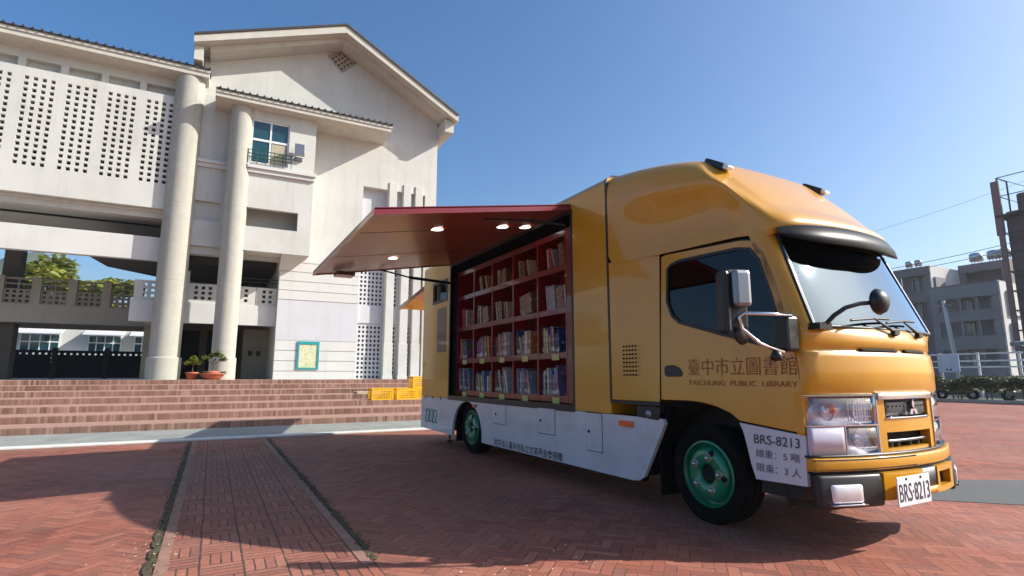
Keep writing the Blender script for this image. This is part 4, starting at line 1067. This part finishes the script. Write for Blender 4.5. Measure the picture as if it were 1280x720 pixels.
# the nose is drawn in and swept back a little on its far side
done = set()
def sweep_back(o):
    if o.type == 'MESH' and o.data.name not in done:
        done.add(o.data.name)
        bx, by, bz = BASE['library_truck']
        for v in o.data.vertices:
            x, y, z = v.co.x + bx, v.co.y + by, v.co.z + bz
            if y < 3.9 and x > 3.95:
                w_ = min(1, (x - 3.95) / .9) ** 1.3 * max(0, min(1, (3.9 - y) / 1.2)) * (1 if z < 2.1 else max(.35, 1 - (z - 2.1) * 1.4))
                v.co.x -= .085 * w_; v.co.y += .06 * w_ * (1 if y < 2.8 else .3)
    for c_ in o.children: sweep_back(c_)
for c_ in T.children:
    if not c_.name.startswith('wheel') and not c_.name.startswith('cargo') and not c_.name.startswith('skirt'): sweep_back(c_)
# ================================================================ BOOKS
bookcols = {'white': (.62, .62, .60), 'grey': (.33, .33, .36), 'purple': (.20, .14, .30), 'navy': (.05, .07, .20), 'red': (.42, .05, .05), 'brown': (.26, .12, .06),
            'cream': (.58, .50, .36), 'blue': (.12, .24, .45), 'green': (.08, .24, .13), 'black': (.03, .03, .035), 'yellow': (.62, .50, .10), 'orange': (.6, .25, .06)}
for k, c in bookcols.items():
    m, nt, b = new_mat('book_' + k)
    sp = ramp(nt, noise(nt, 22, 3, .6, dist=.8), [(.40, c), (.52, tuple(q * .55 for q in c)), (.60, tuple(min(1, q * 1.3 + .05) for q in c)), (.68, (.6, .58, .52))])
    nt.links.new(sp, b.inputs['Base Color']); b.inputs['Roughness'].default_value = .35
mat('paper', (.66, .62, .52), .9)
ORD = ['first', 'second', 'third', 'fourth', 'fifth', 'sixth', 'seventh', 'eighth', 'ninth', 'tenth', 'eleventh', 'twelfth', 'thirteenth', 'fourteenth', 'fifteenth', 'sixteenth', 'seventeenth', 'eighteenth', 'nineteenth']
SHN = ['lowest shelf', 'second shelf up', 'third shelf up', 'top shelf']
BAYN = ['bay nearest the cab', 'second bay from the cab', 'middle bay', 'second bay from the tail', 'bay nearest the tail']
rnd = random.Random(21)
def add_book(y, z, h, t, d, lean, col, shelf, bay, idx, faced=False):
    loc = (SX + .03 + rnd.uniform(0, .015), y, z)
    mb = MB(); rot = Matrix.Rotation(lean, 3, 'X')
    x = loc[0]
    mb.box((x, y - t / 2, z), (x + d, y + t / 2, z + h), rot, (x, y - (t / 2 if lean < 0 else -t / 2) * -1 if False else y, z))
    lo = min(p[2] for p in mb.v); mb.v = [(p[0], p[1], p[2] - lo + z + .0015) for p in mb.v]
    cx_ = sum(q[1] for q in mb.v[:4]) / 4
    kind = ('large ' if t > .1 else 'thick ' if t > .035 else 'slim ')
    how = 'leaning' if abs(lean) > .05 else 'upright'
    o = mb.build('book', M['book_' + col], origin=loc, bevel=.002)
    if z < 1.5 and rnd.random() < .8:
        f_ = [q for q in mb.v if abs(q[0] - x) < 1e-6]      # the four corners of the spine
        f_.sort(key=lambda q: q[2]); a, b_ = f_[0], f_[1]; u_ = (Vector(f_[2]) + Vector(f_[3]) - Vector(a) - Vector(b_)) / 2
        a, b_ = sorted((Vector(a), Vector(b_)), key=lambda q: q[1]); k0, k1 = .10, .26
        lb = MB(); d_ = Vector((-.0015, 0, 0)); i_ = (b_ - a) * .1
        lb.add([a + i_ + u_ * k0 + d_, b_ - i_ + u_ * k0 + d_, b_ - i_ + u_ * k1 + d_, a + i_ + u_ * k1 + d_], [(0, 3, 2, 1)]); lb.build('spine_label', M['paper'], o, weld=False)
    return o, f'{kind}{how} {col} book'
placed = []
for r_ in range(4):
    for b_ in range(5):
        ya, yb = BY[b_] + .02, BY[b_ + 1] - .02     # ya nearest the cab (right in the photo)
        items = []
        if r_ <= 1:
            fill = rnd.uniform(.8, .97) if (r_ == 0) else rnd.uniform(.62, .9)
            y = yb - .01; lean_dir = rnd.choice((-.0, -.13, -.2, -.03)) if r_ == 0 else rnd.choice((-.06, -.22, -.3, -.12))
            end = yb - (yb - ya) * fill
            while True:
                t = rnd.choice((.014, .018, .024, .03, .042, .02, .05)); h = rnd.uniform(.21, .34)
                if rnd.random() < .2: lean_dir = rnd.choice((-.0, -.08, -.16, -.26))
                extra = abs(math.sin(lean_dir)) * h if not items else 0
                yc = y - t / 2 / math.cos(lean_dir)
                if yc - t - (abs(math.sin(lean_dir)) * h) < end - .02 or len(items) > 15: break
                col = rnd.choice(['white', 'grey', 'purple', 'navy', 'red', 'orange', 'cream', 'black', 'red', 'blue', 'purple', 'white', 'green', 'brown', 'yellow', 'blue', 'navy'])
                items.append((yc, h, t, rnd.uniform(.18, .24), lean_dir, col)); y = yc - t / 2 / math.cos(lean_dir) - .003 + (0)
                if rnd.random() < .05: y -= .06
        elif r_ == 2:
            spec = {0: [(.38, .30, .035, -.12, 'grey'), (.31, .28, .16, -.10, 'grey'), (.12, .25, .13, -.18, 'brown'), (.03, .26, .02, -.1, 'white')],
                    1: [(.30, .25, .27, -.14, 'brown')],
                    2: [(.46, .26, .04, -.2, 'cream'), (.40, .27, .03, -.15, 'grey'), (.34, .25, .035, -.12, 'brown'), (.24, .24, .03, -.2, 'brown'), (.18, .24, .025, -.2, 'cream')],
                    3: [(.48, .28, .03, .05, 'grey'), (.40, .27, .04, -.1, 'cream'), (.23, .22, .17, -.22, 'brown')],
                    4: [(.38, .29, .10, -.15, 'red'), (.28, .26, .04, -.12, 'white')]}[b_]
            for (u, h, t, ln, col) in spec: items.append((ya + u + .03, h, t, .12, ln, col))
        else:
            spec = {0: [(.36, .25, .03, -.1, 'cream'), (.30, .26, .04, -.2, 'red'), (.22, .24, .03, -.3, 'grey'), (.08, .27, .10, -.15, 'brown')], 1: [(.44, .24, .04, -.1, 'grey'), (.34, .22, .06, -.2, 'brown'), (.22, .22, .03, -.2, 'cream')], 2: [(.42, .22, .03, -.1, 'white'), (.3, .22, .12, 0, 'brown')], 3: [(.35, .22, .08, -.3, 'brown'), (.2, .22, .03, -.3, 'cream')], 4: []}[b_]
            for (u, h, t, ln, col) in spec: items.append((ya + u + .03, h, t, .12, ln, col))
        for i, (yc, h, t, d, ln, col) in enumerate(items):
            o, lb = add_book(yc, SZ[r_] + .0, h, t, d, ln, col, r_, b_, i)
            tag(o, f'{lb}, {ORD[i]} from the left, {SHN[r_]}, {BAYN[b_]}', 'book', 'books on the shelves of the library truck')
# ================================================================ CRATES
def crate(x, y, z, a, label, W=.58, D=.40, Hh=.30):
    c = thing('plastic_crate', (x, y, z), label, 'crate', 'yellow plastic crates on the steps')
    R_ = Matrix.Rotation(a, 3, 'Z')
    def mpf(ax, s_):
        if ax == 'x': return lambda u, v, w: tuple(Vector((x, y, z)) + R_ @ Vector((u, s_ * (D / 2 - w), v)))
        return lambda u, v, w: tuple(Vector((x, y, z)) + R_ @ Vector((s_ * (W / 2 - w), u, v)))
    mb = MB()
    for s_ in (-1, 1):
        for ax, L in (('x', W), ('y', D)):
            us = [-L / 2]; n = int((L - .06) / .05)
            for k in range(n): q = -n * .05 / 2 + k * .05; us += [q + .009, q + .041]
            us.append(L / 2); vs = [0, .025]
            for k in range(4): vs += [.03 + k * .056 + .006, .03 + k * .056 + .046]
            vs += [Hh - .03, Hh]
            mb.grid(us, sorted(set(vs)), lambda i, j: i % 2 == 1 and j % 2 == 0 and 1 < j < 9, mpf(ax, s_), 0, .008)
            mb.grid([-L / 2 - .008, L / 2 + .008], [Hh - .02, Hh], lambda i, j: False, mpf(ax, s_), -.009, -.001)
    mb.build('crate_wall', M['crate_yellow'], c, weld=False)
    mb = MB(); mb.grid([-W / 2 + .01, W / 2 - .01], [-D / 2 + .01, D / 2 - .01], lambda i, j: False, lambda u, v, w: tuple(Vector((x, y, z)) + R_ @ Vector((u, v, w))), .004, .014); mb.build('crate_floor', M['crate_yellow'], c)
    return c
zt = .399
crate(4.16, 15.45, zt, .0, 'yellow plastic crate furthest from the truck, on the brick step', W=.62, Hh=.32)
crate(4.86, 15.47, zt, .03, 'yellow plastic crate on the step between the leftmost crate and the stacked pair', W=.62, Hh=.32)
crate(5.42, 15.85, zt, -.02, 'lower yellow crate of the stacked pair beside the truck tail', Hh=.32)
crate(5.42, 15.85, zt + .321, .02, 'upper yellow crate of the stacked pair beside the truck tail', Hh=.32)
tl = MB(); tl.box((3.75, 16.5, .532), (4.45, 16.95, .60)); tl.box((4.3, 16.55, .601), (4.7, 16.9, .63))
tag(tl.build('flat_box', M['dry_leaf'], origin=(4.1, 16.7, .532), bevel=.008, weld=False), 'flat tan box lying on the step behind the leftmost crate', 'box')
# ================================================================ POTTED PLANTS
def leafy(mb, c, rad, n, s_, rnd_=random, flat=.6):
    for i in range(n):
        d = Vector((rnd_.gauss(0, 1), rnd_.gauss(0, 1), rnd_.gauss(0, 1))).normalized() * (rnd_.random() ** .45)
        p = Vector(c) + Vector((d.x * rad[0], d.y * rad[1], d.z * rad[2]))
        q = Matrix.Rotation(rnd_.uniform(0, 2 * PI), 3, 'Z') @ Matrix.Rotation(rnd_.uniform(-1.1, 1.1), 3, 'X')
        k = s_ * rnd_.uniform(.6, 1.3)
        mb.add([p + q @ Vector(v) for v in ((-k, 0, 0), (0, -k * flat, 0), (k, 0, 0), (0, k * flat, k * .15))], [(0, 1, 2, 3)])
p = thing('potted_plant', (-.56, 20.15, .93), 'small yellow-green plant in a round terracotta pot at the left of the wide bowl', 'plant')
mb = MB(); mb.lathe([(0, .001), (.12, .001), (.165, .19), (.185, .19), (.185, .24), (.155, .24), (.15, .2), (0, .2)], (-.56, 20.15, .93), n=24); mb.build('pot', M['terracotta'], p)
mb = MB(); mb.tube([(-.56, 20.15, 1.12), (-.55, 20.15, 1.3), (-.57, 20.15, 1.45)], [.02, .015, .01], 6); mb.build('stem', M['bark'], p)
mb = MB()
for dx, dz, r_ in ((0, .0, .16), (-.14, -.04, .12), (.13, -.02, .13), (0, .1, .12)): leafy(mb, (-.56 + dx, 20.15, 1.5 + dz), (r_, r_, r_ * .7), 110, .045)
mb.build('foliage', M['leaf_yellow'], p, weld=False)
p = thing('bonsai_planter', (.0, 20.1, .93), 'green bonsai in a wide terracotta bowl in front of the second column', 'plant')
mb = MB(); mb.lathe([(0, .001), (.22, .001), (.30, .09), (.345, .17), (.37, .17), (.37, .205), (.33, .205), (.32, .17), (0, .17)], (0, 20.1, .93), n=32); mb.build('bowl', M['terracotta'], p)
mb = MB(); mb.lathe([(0, .0), (.10, .0), (.19, -.03), (.2, .0), (.17, .04), (0, .06)], (0, 20.1, 1.16), n=20); mb.build('inner_pot', M['terracotta'], p)
mb = MB(); mb.tube([(0, 20.1, 1.2), (.04, 20.1, 1.32), (.0, 20.1, 1.45), (.06, 20.1, 1.6)], [.035, .03, .022, .015], 8)
for e_ in ((.28, 1.55), (-.22, 1.6), (.1, 1.75)): mb.tube([(.01, 20.1, 1.42), (e_[0], 20.1, e_[1])], [.015, .006], 5)
mb.build('trunk', M['bark'], p, weld=False)
mb = MB()
for dx, z, r_ in ((.28, 1.58, .13), (-.2, 1.62, .14), (.1, 1.78, .14), (-.04, 1.70, .12), (.18, 1.68, .12)): leafy(mb, (dx, 20.1, z), (r_, r_, r_ * .6), 120, .042)
mb.build('foliage', M['leaf_bonsai'], p, weld=False)
mb = MB(); leafy(mb, (.3, 20.0, 1.16), (.1, .08, .04), 60, .035); leafy(mb, (-.2, 20.0, 1.16), (.08, .08, .03), 30, .03); mb.build('trailing_leaf', M['leaf_bonsai'], p, weld=False)
# ================================================================ TREES AND HILL BEHIND THE SCHOOL
def tree(x, y, h, r_, label, leafm='leaf_tree', n=2600, s_=.28, seed=1, kind='tree', z0=0, group=None):
    rd = random.Random(seed); t = thing(kind, (x, y, z0), label, 'tree', group)
    mb = MB(); mb.tube([(x, y, z0), (x + .1, y, z0 + h * .3), (x, y + .1, z0 + h * .55)], [r_ * .10, r_ * .07, r_ * .045], 8)
    blobs = []
    for k in range(9):
        a = rd.uniform(0, 2 * PI); d = r_ * rd.uniform(.2, .75); zc = z0 + h * rd.uniform(.5, .88); q = (x + d * math.cos(a), y + d * math.sin(a), zc); blobs.append(q)
        mb.tube([(x, y, z0 + h * rd.uniform(.3, .5)), ((x + q[0]) / 2, (y + q[1]) / 2, zc - r_ * .25), q], [r_ * .035, r_ * .02, r_ * .008], 5)
    mb.build('trunk', M['bark'], t, weld=False)
    mb = MB()
    for q in blobs: b_ = r_ * rd.uniform(.28, .5); leafy(mb, q, (b_, b_, b_ * .75), n // 9, s_, rd)
    mb.build('crown', M[leafm], t, weld=False)
tree(-12.3, 58, 11.6, 3.6, 'bushy yellow-green tree behind the open corridor, nearest the hill', seed=3, n=3600)
tree(-8.8, 60, 10.4, 3.4, 'yellow-green tree behind the open corridor, nearest the round columns', seed=5, n=3600)
tree(-17.5, 62, 9.0, 3.6, 'darker tree behind the corridor at the far left', seed=8, n=2600, leafm='leaf_hedge')
mb = MB(); rows = []
for j in range(9):
    y = 260 + j * 30; r_ = []
    for i in range(41):
        x = -260 + i * 11
        hh = max(0, 56 * math.exp(-((x + 78) / 30) ** 2) + 20 * math.exp(-((x + 10) / 60) ** 2) + 3 * math.sin(x * .11) + 2 * math.sin(x * .31)) * math.sin(PI * min(1, (j + .2) / 5)) if j < 8 else 0
        r_.append((x, y, hh - .5))
    rows.append(r_)
mb.surf(rows); struct(mb, 'hill', M['hill'])
# ================================================================ RIGHT-HAND BACKGROUND
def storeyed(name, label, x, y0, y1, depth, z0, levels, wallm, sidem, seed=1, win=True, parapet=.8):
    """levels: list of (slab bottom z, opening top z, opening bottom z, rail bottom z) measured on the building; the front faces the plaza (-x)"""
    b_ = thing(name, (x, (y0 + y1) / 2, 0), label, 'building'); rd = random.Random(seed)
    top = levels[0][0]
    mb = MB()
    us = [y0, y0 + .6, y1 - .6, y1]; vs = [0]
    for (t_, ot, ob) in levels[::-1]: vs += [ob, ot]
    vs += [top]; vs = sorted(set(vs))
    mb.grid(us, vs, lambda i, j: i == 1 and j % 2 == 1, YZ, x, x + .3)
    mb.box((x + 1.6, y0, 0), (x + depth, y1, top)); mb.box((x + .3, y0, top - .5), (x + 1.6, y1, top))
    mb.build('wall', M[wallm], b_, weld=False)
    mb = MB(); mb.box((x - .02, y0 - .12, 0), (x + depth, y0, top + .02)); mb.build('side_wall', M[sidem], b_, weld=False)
    for (t_, ot, ob) in levels:
        mb = MB(); mb.box((x + .3, y0, ob - .5), (x + 1.6, y1, ob - .35)); mb.box((x - .06, y0 - .05, ob - .12), (x + .0, y1, ob)); mb.box((x - .08, y0 - .05, ot + .0), (x + .0, y1, ot + .14)); mb.build('balcony_slab', M[wallm], b_, weld=False)
        if win:
            n = max(2, int((y1 - y0) / 2.2))
            for k in range(n):
                if rd.random() < .75:
                    yy = y0 + .7 + k * (y1 - y0 - 1.4) / n; w = rd.choice((.7, 1.0, .5)); mb = MB()
                    mb.grid([yy, yy + .06, yy + w - .06, yy + w], [ob - .2, ob - .14, ot - .12, ot - .06], lambda i, j: i == 1 and j == 1, YZ, x + 1.5, x + 1.58); mb.box((x + 1.51, yy + w / 2 - .03, ob - .14), (x + 1.57, yy + w / 2 + .03, ot - .12)); ww = mb.build('window', M['far_wall_light'], b_, weld=False)
                    mb = MB(); mb.box((x + 1.55, yy, ob - .2), (x + 1.56, yy + w, ot - .06)); mb.build('pane', M['window_glass'], ww)
    return b_
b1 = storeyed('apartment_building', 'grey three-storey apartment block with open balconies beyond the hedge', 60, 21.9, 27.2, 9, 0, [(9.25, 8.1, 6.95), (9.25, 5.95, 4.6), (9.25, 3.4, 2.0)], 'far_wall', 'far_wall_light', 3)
mb = MB()
for y in (23.6, 24.9): mb.box((60.1, y - .12, 0), (60.3, y + .12, 8.1))
mb.build('pillar', M['far_wall'], b1, weld=False)
for z in (6.3, 3.4):
    mb = MB(); mb.box((61.0, 21.55, z), (63.5, 21.77, z + 2.2)); mb.build('window_bay', M['far_wall_light'], b1)
mb = MB(); mb.box((60.02, 21.9, 9.25), (69, 27.2, 9.4)); mb.build('roof', M['far_brown'], b1)
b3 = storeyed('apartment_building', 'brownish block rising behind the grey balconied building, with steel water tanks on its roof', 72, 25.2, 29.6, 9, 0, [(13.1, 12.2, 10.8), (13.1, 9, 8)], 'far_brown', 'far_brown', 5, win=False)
def tank(x, y, z, r_, h, root):
    mb = MB(); mb.lathe([(0, 0), (r_, 0), (r_, h), (r_ * .8, h + r_ * .25), (r_ * .2, h + r_ * .4), (0, h + r_ * .4)], (x, y, z), n=20)
    for a in range(4): q = a * PI / 2; mb.tube([(x + r_ * .7 * math.cos(q), y + r_ * .7 * math.sin(q), z - .4), (x + r_ * .7 * math.cos(q), y + r_ * .7 * math.sin(q), z + .1)], .04, 5)
    return mb.build('water_tank', M['tank_steel'], root, weld=False)
for y in (28.2, 26.6, 25.7): tank(73, y, 13.5, .62, .7, b3)
b2 = storeyed('apartment_building', 'narrow pale apartment block showing just behind the windscreen pillar', 66, 29.7, 33.2, 8, 0, [(12.6, 11.7, 10.0), (12.6, 8.8, 7.1), (12.6, 5.9, 4.4)], 'far_brown', 'far_wall_light', 7)
mb = MB(); mb.box((66.5, 29.4, 3.5), (68.6, 29.57, 11.4)); mb.build('window_bay', M['far_wall'], b2)
for y in (31.9, 31.0): tank(66.8, y, 12.9, .35, .5, b2)
b5 = storeyed('apartment_building', 'low grey block far behind the truck, hidden past its nose', 80, 36, 52, 10, 0, [(10, 9, 7.4), (10, 6, 4.6)], 'far_wall', 'far_wall_light', 9)
# scaffolded tower
OY = -1.0
tw = thing('scaffold_tower', (47, 14.3, 0), 'tall reddish building wrapped in netting and scaffolding at the right edge', 'tower')
mb = MB(); mb.box((46.4, 11.5, 0), (54, 16.75, 15.3)); mb.box((47.0, 11.5, 15.3), (54, 16.3, 16.9)); mb.build('netting', M['netting'], tw, bevel=.15, weld=False)
mb = MB()
for y in (11.6, 12.8, 14.0, 15.2, 16.8):
    mb.tube([(46.1, y, 0), (46.1, y, 18.3)], .05, 5)
    if y > 15: mb.tube([(47.6, y, 0), (47.6, y, 18.3)], .05, 5)
for k in range(11):
    z = 1.8 + k * 1.65; mb.tube([(46.1, 11.6, z), (46.1, 16.8, z)], .04, 5); mb.tube([(46.1, 16.8, z), (47.6, 16.8, z)], .04, 5)
for k in range(0, 10):
    z = 1.8 + k * 1.65; mb.tube([(46.1, 15.2, z), (46.1, 16.8, z + 1.65)], .025, 4)
mb.build('scaffold', M['wire'], tw, weld=False)
mb = MB(); mb.box((45.95, 16.7, 13.2), (46.08, 17.1, 18.0)); mb.box((45.9, 16.75, 0), (46.05, 17.0, 14.4)); mb.build('netting_edge', M['tin_red'], tw)
mb = MB(); mb.box((45.8, 11.2, 14.75), (48, 17, 14.95)); mb.build('platform', M['chassis'], tw)
for c_ in tw.children: c_.location.y += OY; c_.scale.z = .785; c_.scale.y = 1.12
# shed with air conditioner
sh = thing('blue_shed', (37, 12.3, 0), 'small blue-grey shed with an air conditioner at the right edge, behind the hedge', 'shed')
mb = MB(); mb.box((37, 7.6, 0), (42, 12.9, 2.6)); mb.build('wall', M['shed_blue'], sh)
mb = MB(); mb.add([(36.6, 7.4, 2.6), (36.6, 13.2, 2.6), (42, 13.2, 3.0), (42, 7.4, 3.0), (36.6, 7.4, 2.8), (36.6, 13.2, 2.8), (42, 13.2, 3.2), (42, 7.4, 3.2)], [(0, 3, 2, 1), (4, 5, 6, 7), (0, 1, 5, 4), (1, 2, 6, 5), (2, 3, 7, 6), (3, 0, 4, 7)]); mb.build('roof', M['shed_blue'], sh)
mb = MB(); mb.box((36.75, 11.1, 1.6), (37.0, 11.75, 2.1)); ac = mb.build('air_conditioner', M['paint_white'], sh, bevel=.02)
mb = MB(); mb.lathe([(0, -.01), (.2, -.01), (.2, .01)], (36.74, 11.35, 1.85), 'x', 20); mb.build('fan', M['wire'], ac)
mb = MB(); mb.box((36.97, 12.0, 1.5), (37.0, 12.6, 2.2)); mb.build('window', M['window_glass'], sh)
# telegraph pole and wires, sign, banner bars
pp = thing('utility_pole', (46, 19.9, 0), 'grey concrete utility pole in front of the balconied block', 'pole')
mb = MB(); mb.tube([(46, 19.55, 0), (46, 20.05, 6.4)], [.17, .11], 10); mb.build('pole', M['far_wall_light'], pp)
mb = MB(); mb.box((45.9, 19.6, 6.0), (46.1, 20.9, 6.12)); mb.build('crossarm', M['far_wall'], pp)
for i, (za, zb, lb) in enumerate(((12.3, 13.9, 'topmost of the two heavy overhead wires right of the truck'), (11.8, 13.3, 'lower of the two heavy overhead wires right of the truck'), (16.0, 19.5, 'faint high overhead wire far above the other two'))):
    mb = MB(); pts = []
    for k in range(13):
        t_ = k / 12; pts.append((62, 44 - 32 * t_, za + (zb - za) * t_ - .8 * 4 * t_ * (1 - t_)))
    mb.tube(pts, .028 if i < 2 else .014, 5); tag(mb.build('overhead_wire', M['wire'], origin=(62, 28, za)), lb, 'wire', 'overhead wires right of the truck')
sg = thing('notice_board', (30, 13.4, 0), 'pale blue notice board standing behind the hedge beside the truck nose', 'sign')
mb = MB(); mb.box((30, 12.75, 1.22), (30.05, 13.6, 2.05)); mb.build('board', M['sign_blue'], sg, bevel=.01)
mb = MB()
for y in (12.85, 13.5): mb.box((30.06, y - .03, 0), (30.12, y + .03, 2.0))
mb.build('leg', M['grey_metal'], sg, weld=False)
mb = MB()
for y in (13.1, 13.25): mb.box((29.992, y - .04, 1.3), (29.999, y + .04, 1.38))
mb.build('board_mark', M['text_dark'], sg, weld=False)
rl = thing('white_railing', (33, 15, 0), 'white horizontal bar railing behind the notice board', 'railing')
mb = MB()
for z in (1.45, 1.75, 2.1): mb.box((33, 11.5, z), (33.06, 20, z + .07))
mb.build('rail', M['paint_white'], rl, weld=False)
mb = MB()
for k in range(6): mb.box((33.06, 11.6 + k * 1.6, 0), (33.12, 11.7 + k * 1.6, 2.2))
mb.build('post', M['paint_white'], rl, weld=False)
# hedge: clipped shrubs along the far edge of the plaza
rd = random.Random(4)
for k in range(16):
    y = 4.6 + k * 1.05; x = 27.7 + rd.uniform(-.15, .15); h = rd.uniform(1.0, 1.25)
    place = 'at the far right end' if k == 0 else f'{ORD[k]} from the right end'
    t = thing('hedge_shrub', (x, y, 0), f'leafy dark green shrub of the plaza hedge, {place} of the row', 'shrub', 'shrubs of the hedge along the plaza edge')
    mb = MB()
    for q in range(4): a = rd.uniform(-.3, .3); mb.tube([(x + a * .3, y + a, 0), (x + a, y + a * 1.5, h * .7)], [.025, .012], 5)
    mb.build('stem', M['bark'], t, weld=False)
    mb = MB()
    for q in range(6): leafy(mb, (x + rd.uniform(-.25, .25), y + rd.uniform(-.5, .5), h * rd.uniform(.55, .85)), (.36, .45, .28), 230, .065, rd)
    mb.build('foliage', M['leaf_hedge'], t, weld=False)
mb = MB(); mb.box((27.0, 4, 0), (27.15, 22, .12)); struct(mb, 'hedge_kerb', M['concrete'], bevel=.01)
# parked motor scooters behind the hedge (only glimpsed through it)
for k, (y, col, nm) in enumerate(((6.1, 'paint_white', 'white scooter glimpsed through the hedge at the right edge'), (10.2, 'grey_metal', 'grey scooter glimpsed through the hedge, between the white and the dark one'), (12.6, 'wire', 'dark scooter glimpsed through the hedge nearest the truck'))):
    s_ = thing('motor_scooter', (29.2, y, 0), nm, 'scooter', 'scooters parked behind the hedge')
    mb = MB(); mb.slab([(y - .6, .35), (y - .5, .75), (y + .05, .75), (y + .15, .4), (y + .4, .4), (y + .5, .95), (y + .6, .95), (y + .65, .3), (y + .3, .22), (y - .3, .25)], [], YZ, 29.08, 29.32); mb.build('body', M[col], s_, bevel=.04)
    for dy in (-.55, .62): mb = MB(); mb.lathe([(.12, -.05), (.22, -.05), (.25, 0), (.22, .05), (.12, .05)], (29.2, y + dy, .25), 'x', 20); mb.build('wheel', M['black_rubber'], s_)
    mb = MB(); mb.tube([(28.95, y + .5, 1.0), (29.45, y + .5, 1.0)], .02, 6); mb.build('handlebar', M['wire'], s_)
    mb = MB(); mb.box((29.07, y - .55, .75), (29.33, y + .05, .83)); mb.build('seat', M['seat_fabric'], s_, bevel=.03)
mb = MB(); mb.box((-290, -40, -1.5), (200, 545, 66))
m, nt, b = new_mat('haze_air'); nt.nodes.remove(b)
pv_ = nt.nodes.new('ShaderNodeVolumePrincipled'); pv_.inputs['Density'].default_value = .0006; pv_.inputs['Color'].default_value = (.9, .95, 1, 1); pv_.inputs['Anisotropy'].default_value = .3
nt.links.new(pv_.outputs[0], nt.nodes['Material Output'].inputs['Volume'])
tag(mb.build('haze', M['haze_air']), 'thin pale air haze', 'haze', kind='stuff')
# ================================================================ LIGHT, SKY, CAMERA
sd = Vector((.74, -.38, .55)).normalized()
el = math.asin(sd.z); az = math.atan2(sd.x, sd.y)
W = bpy.data.worlds.new('World'); S.world = W; W.use_nodes = True; nt = W.node_tree
sky = nt.nodes.new('ShaderNodeTexSky'); sky.sky_type = 'NISHITA'; sky.sun_disc = False
sky.sun_elevation = el; sky.sun_rotation = az; sky.air_density = 1.0; sky.dust_density = 2.2; sky.ozone_density = 3.0; sky.altitude = 0
hs = nt.nodes.new('ShaderNodeHueSaturation'); hs.inputs['Saturation'].default_value = 1.3; nt.links.new(sky.outputs[0], hs.inputs['Color']); nt.links.new(hs.outputs[0], nt.nodes['Background'].inputs[0]); nt.nodes['Background'].inputs[1].default_value = .128
L = bpy.data.lights.new('sun', 'SUN'); L.energy = 5.0; L.angle = math.radians(.53); L.color = (1, .955, .88)
lo = bpy.data.objects.new('sun', L); C.objects.link(lo); lo.rotation_euler = sd.to_track_quat('Z', 'Y').to_euler(); lo.location = (10, -10, 20)
cam = bpy.data.cameras.new('camera'); co = bpy.data.objects.new('camera', cam); C.objects.link(co); S.camera = co
cam.sensor_width = 36; cam.lens = 36 * 690 / 1280; cam.clip_end = 3000; cam.clip_start = .05
yaw, pitch = math.radians(28.22), math.radians(9.06)
co.location = (0, 0, 1.05)
fw = Vector((math.sin(yaw) * math.cos(pitch), math.cos(yaw) * math.cos(pitch), math.sin(pitch)))
co.rotation_euler = fw.to_track_quat('-Z', 'Y').to_euler()
S.view_settings.view_transform = 'Standard'; S.view_settings.look = 'None'; S.view_settings.gamma = 1; S.view_settings.exposure = 0.5
S.render.engine = 'CYCLES'; S.cycles.max_bounces = 6; S.cycles.transparent_max_bounces = 12
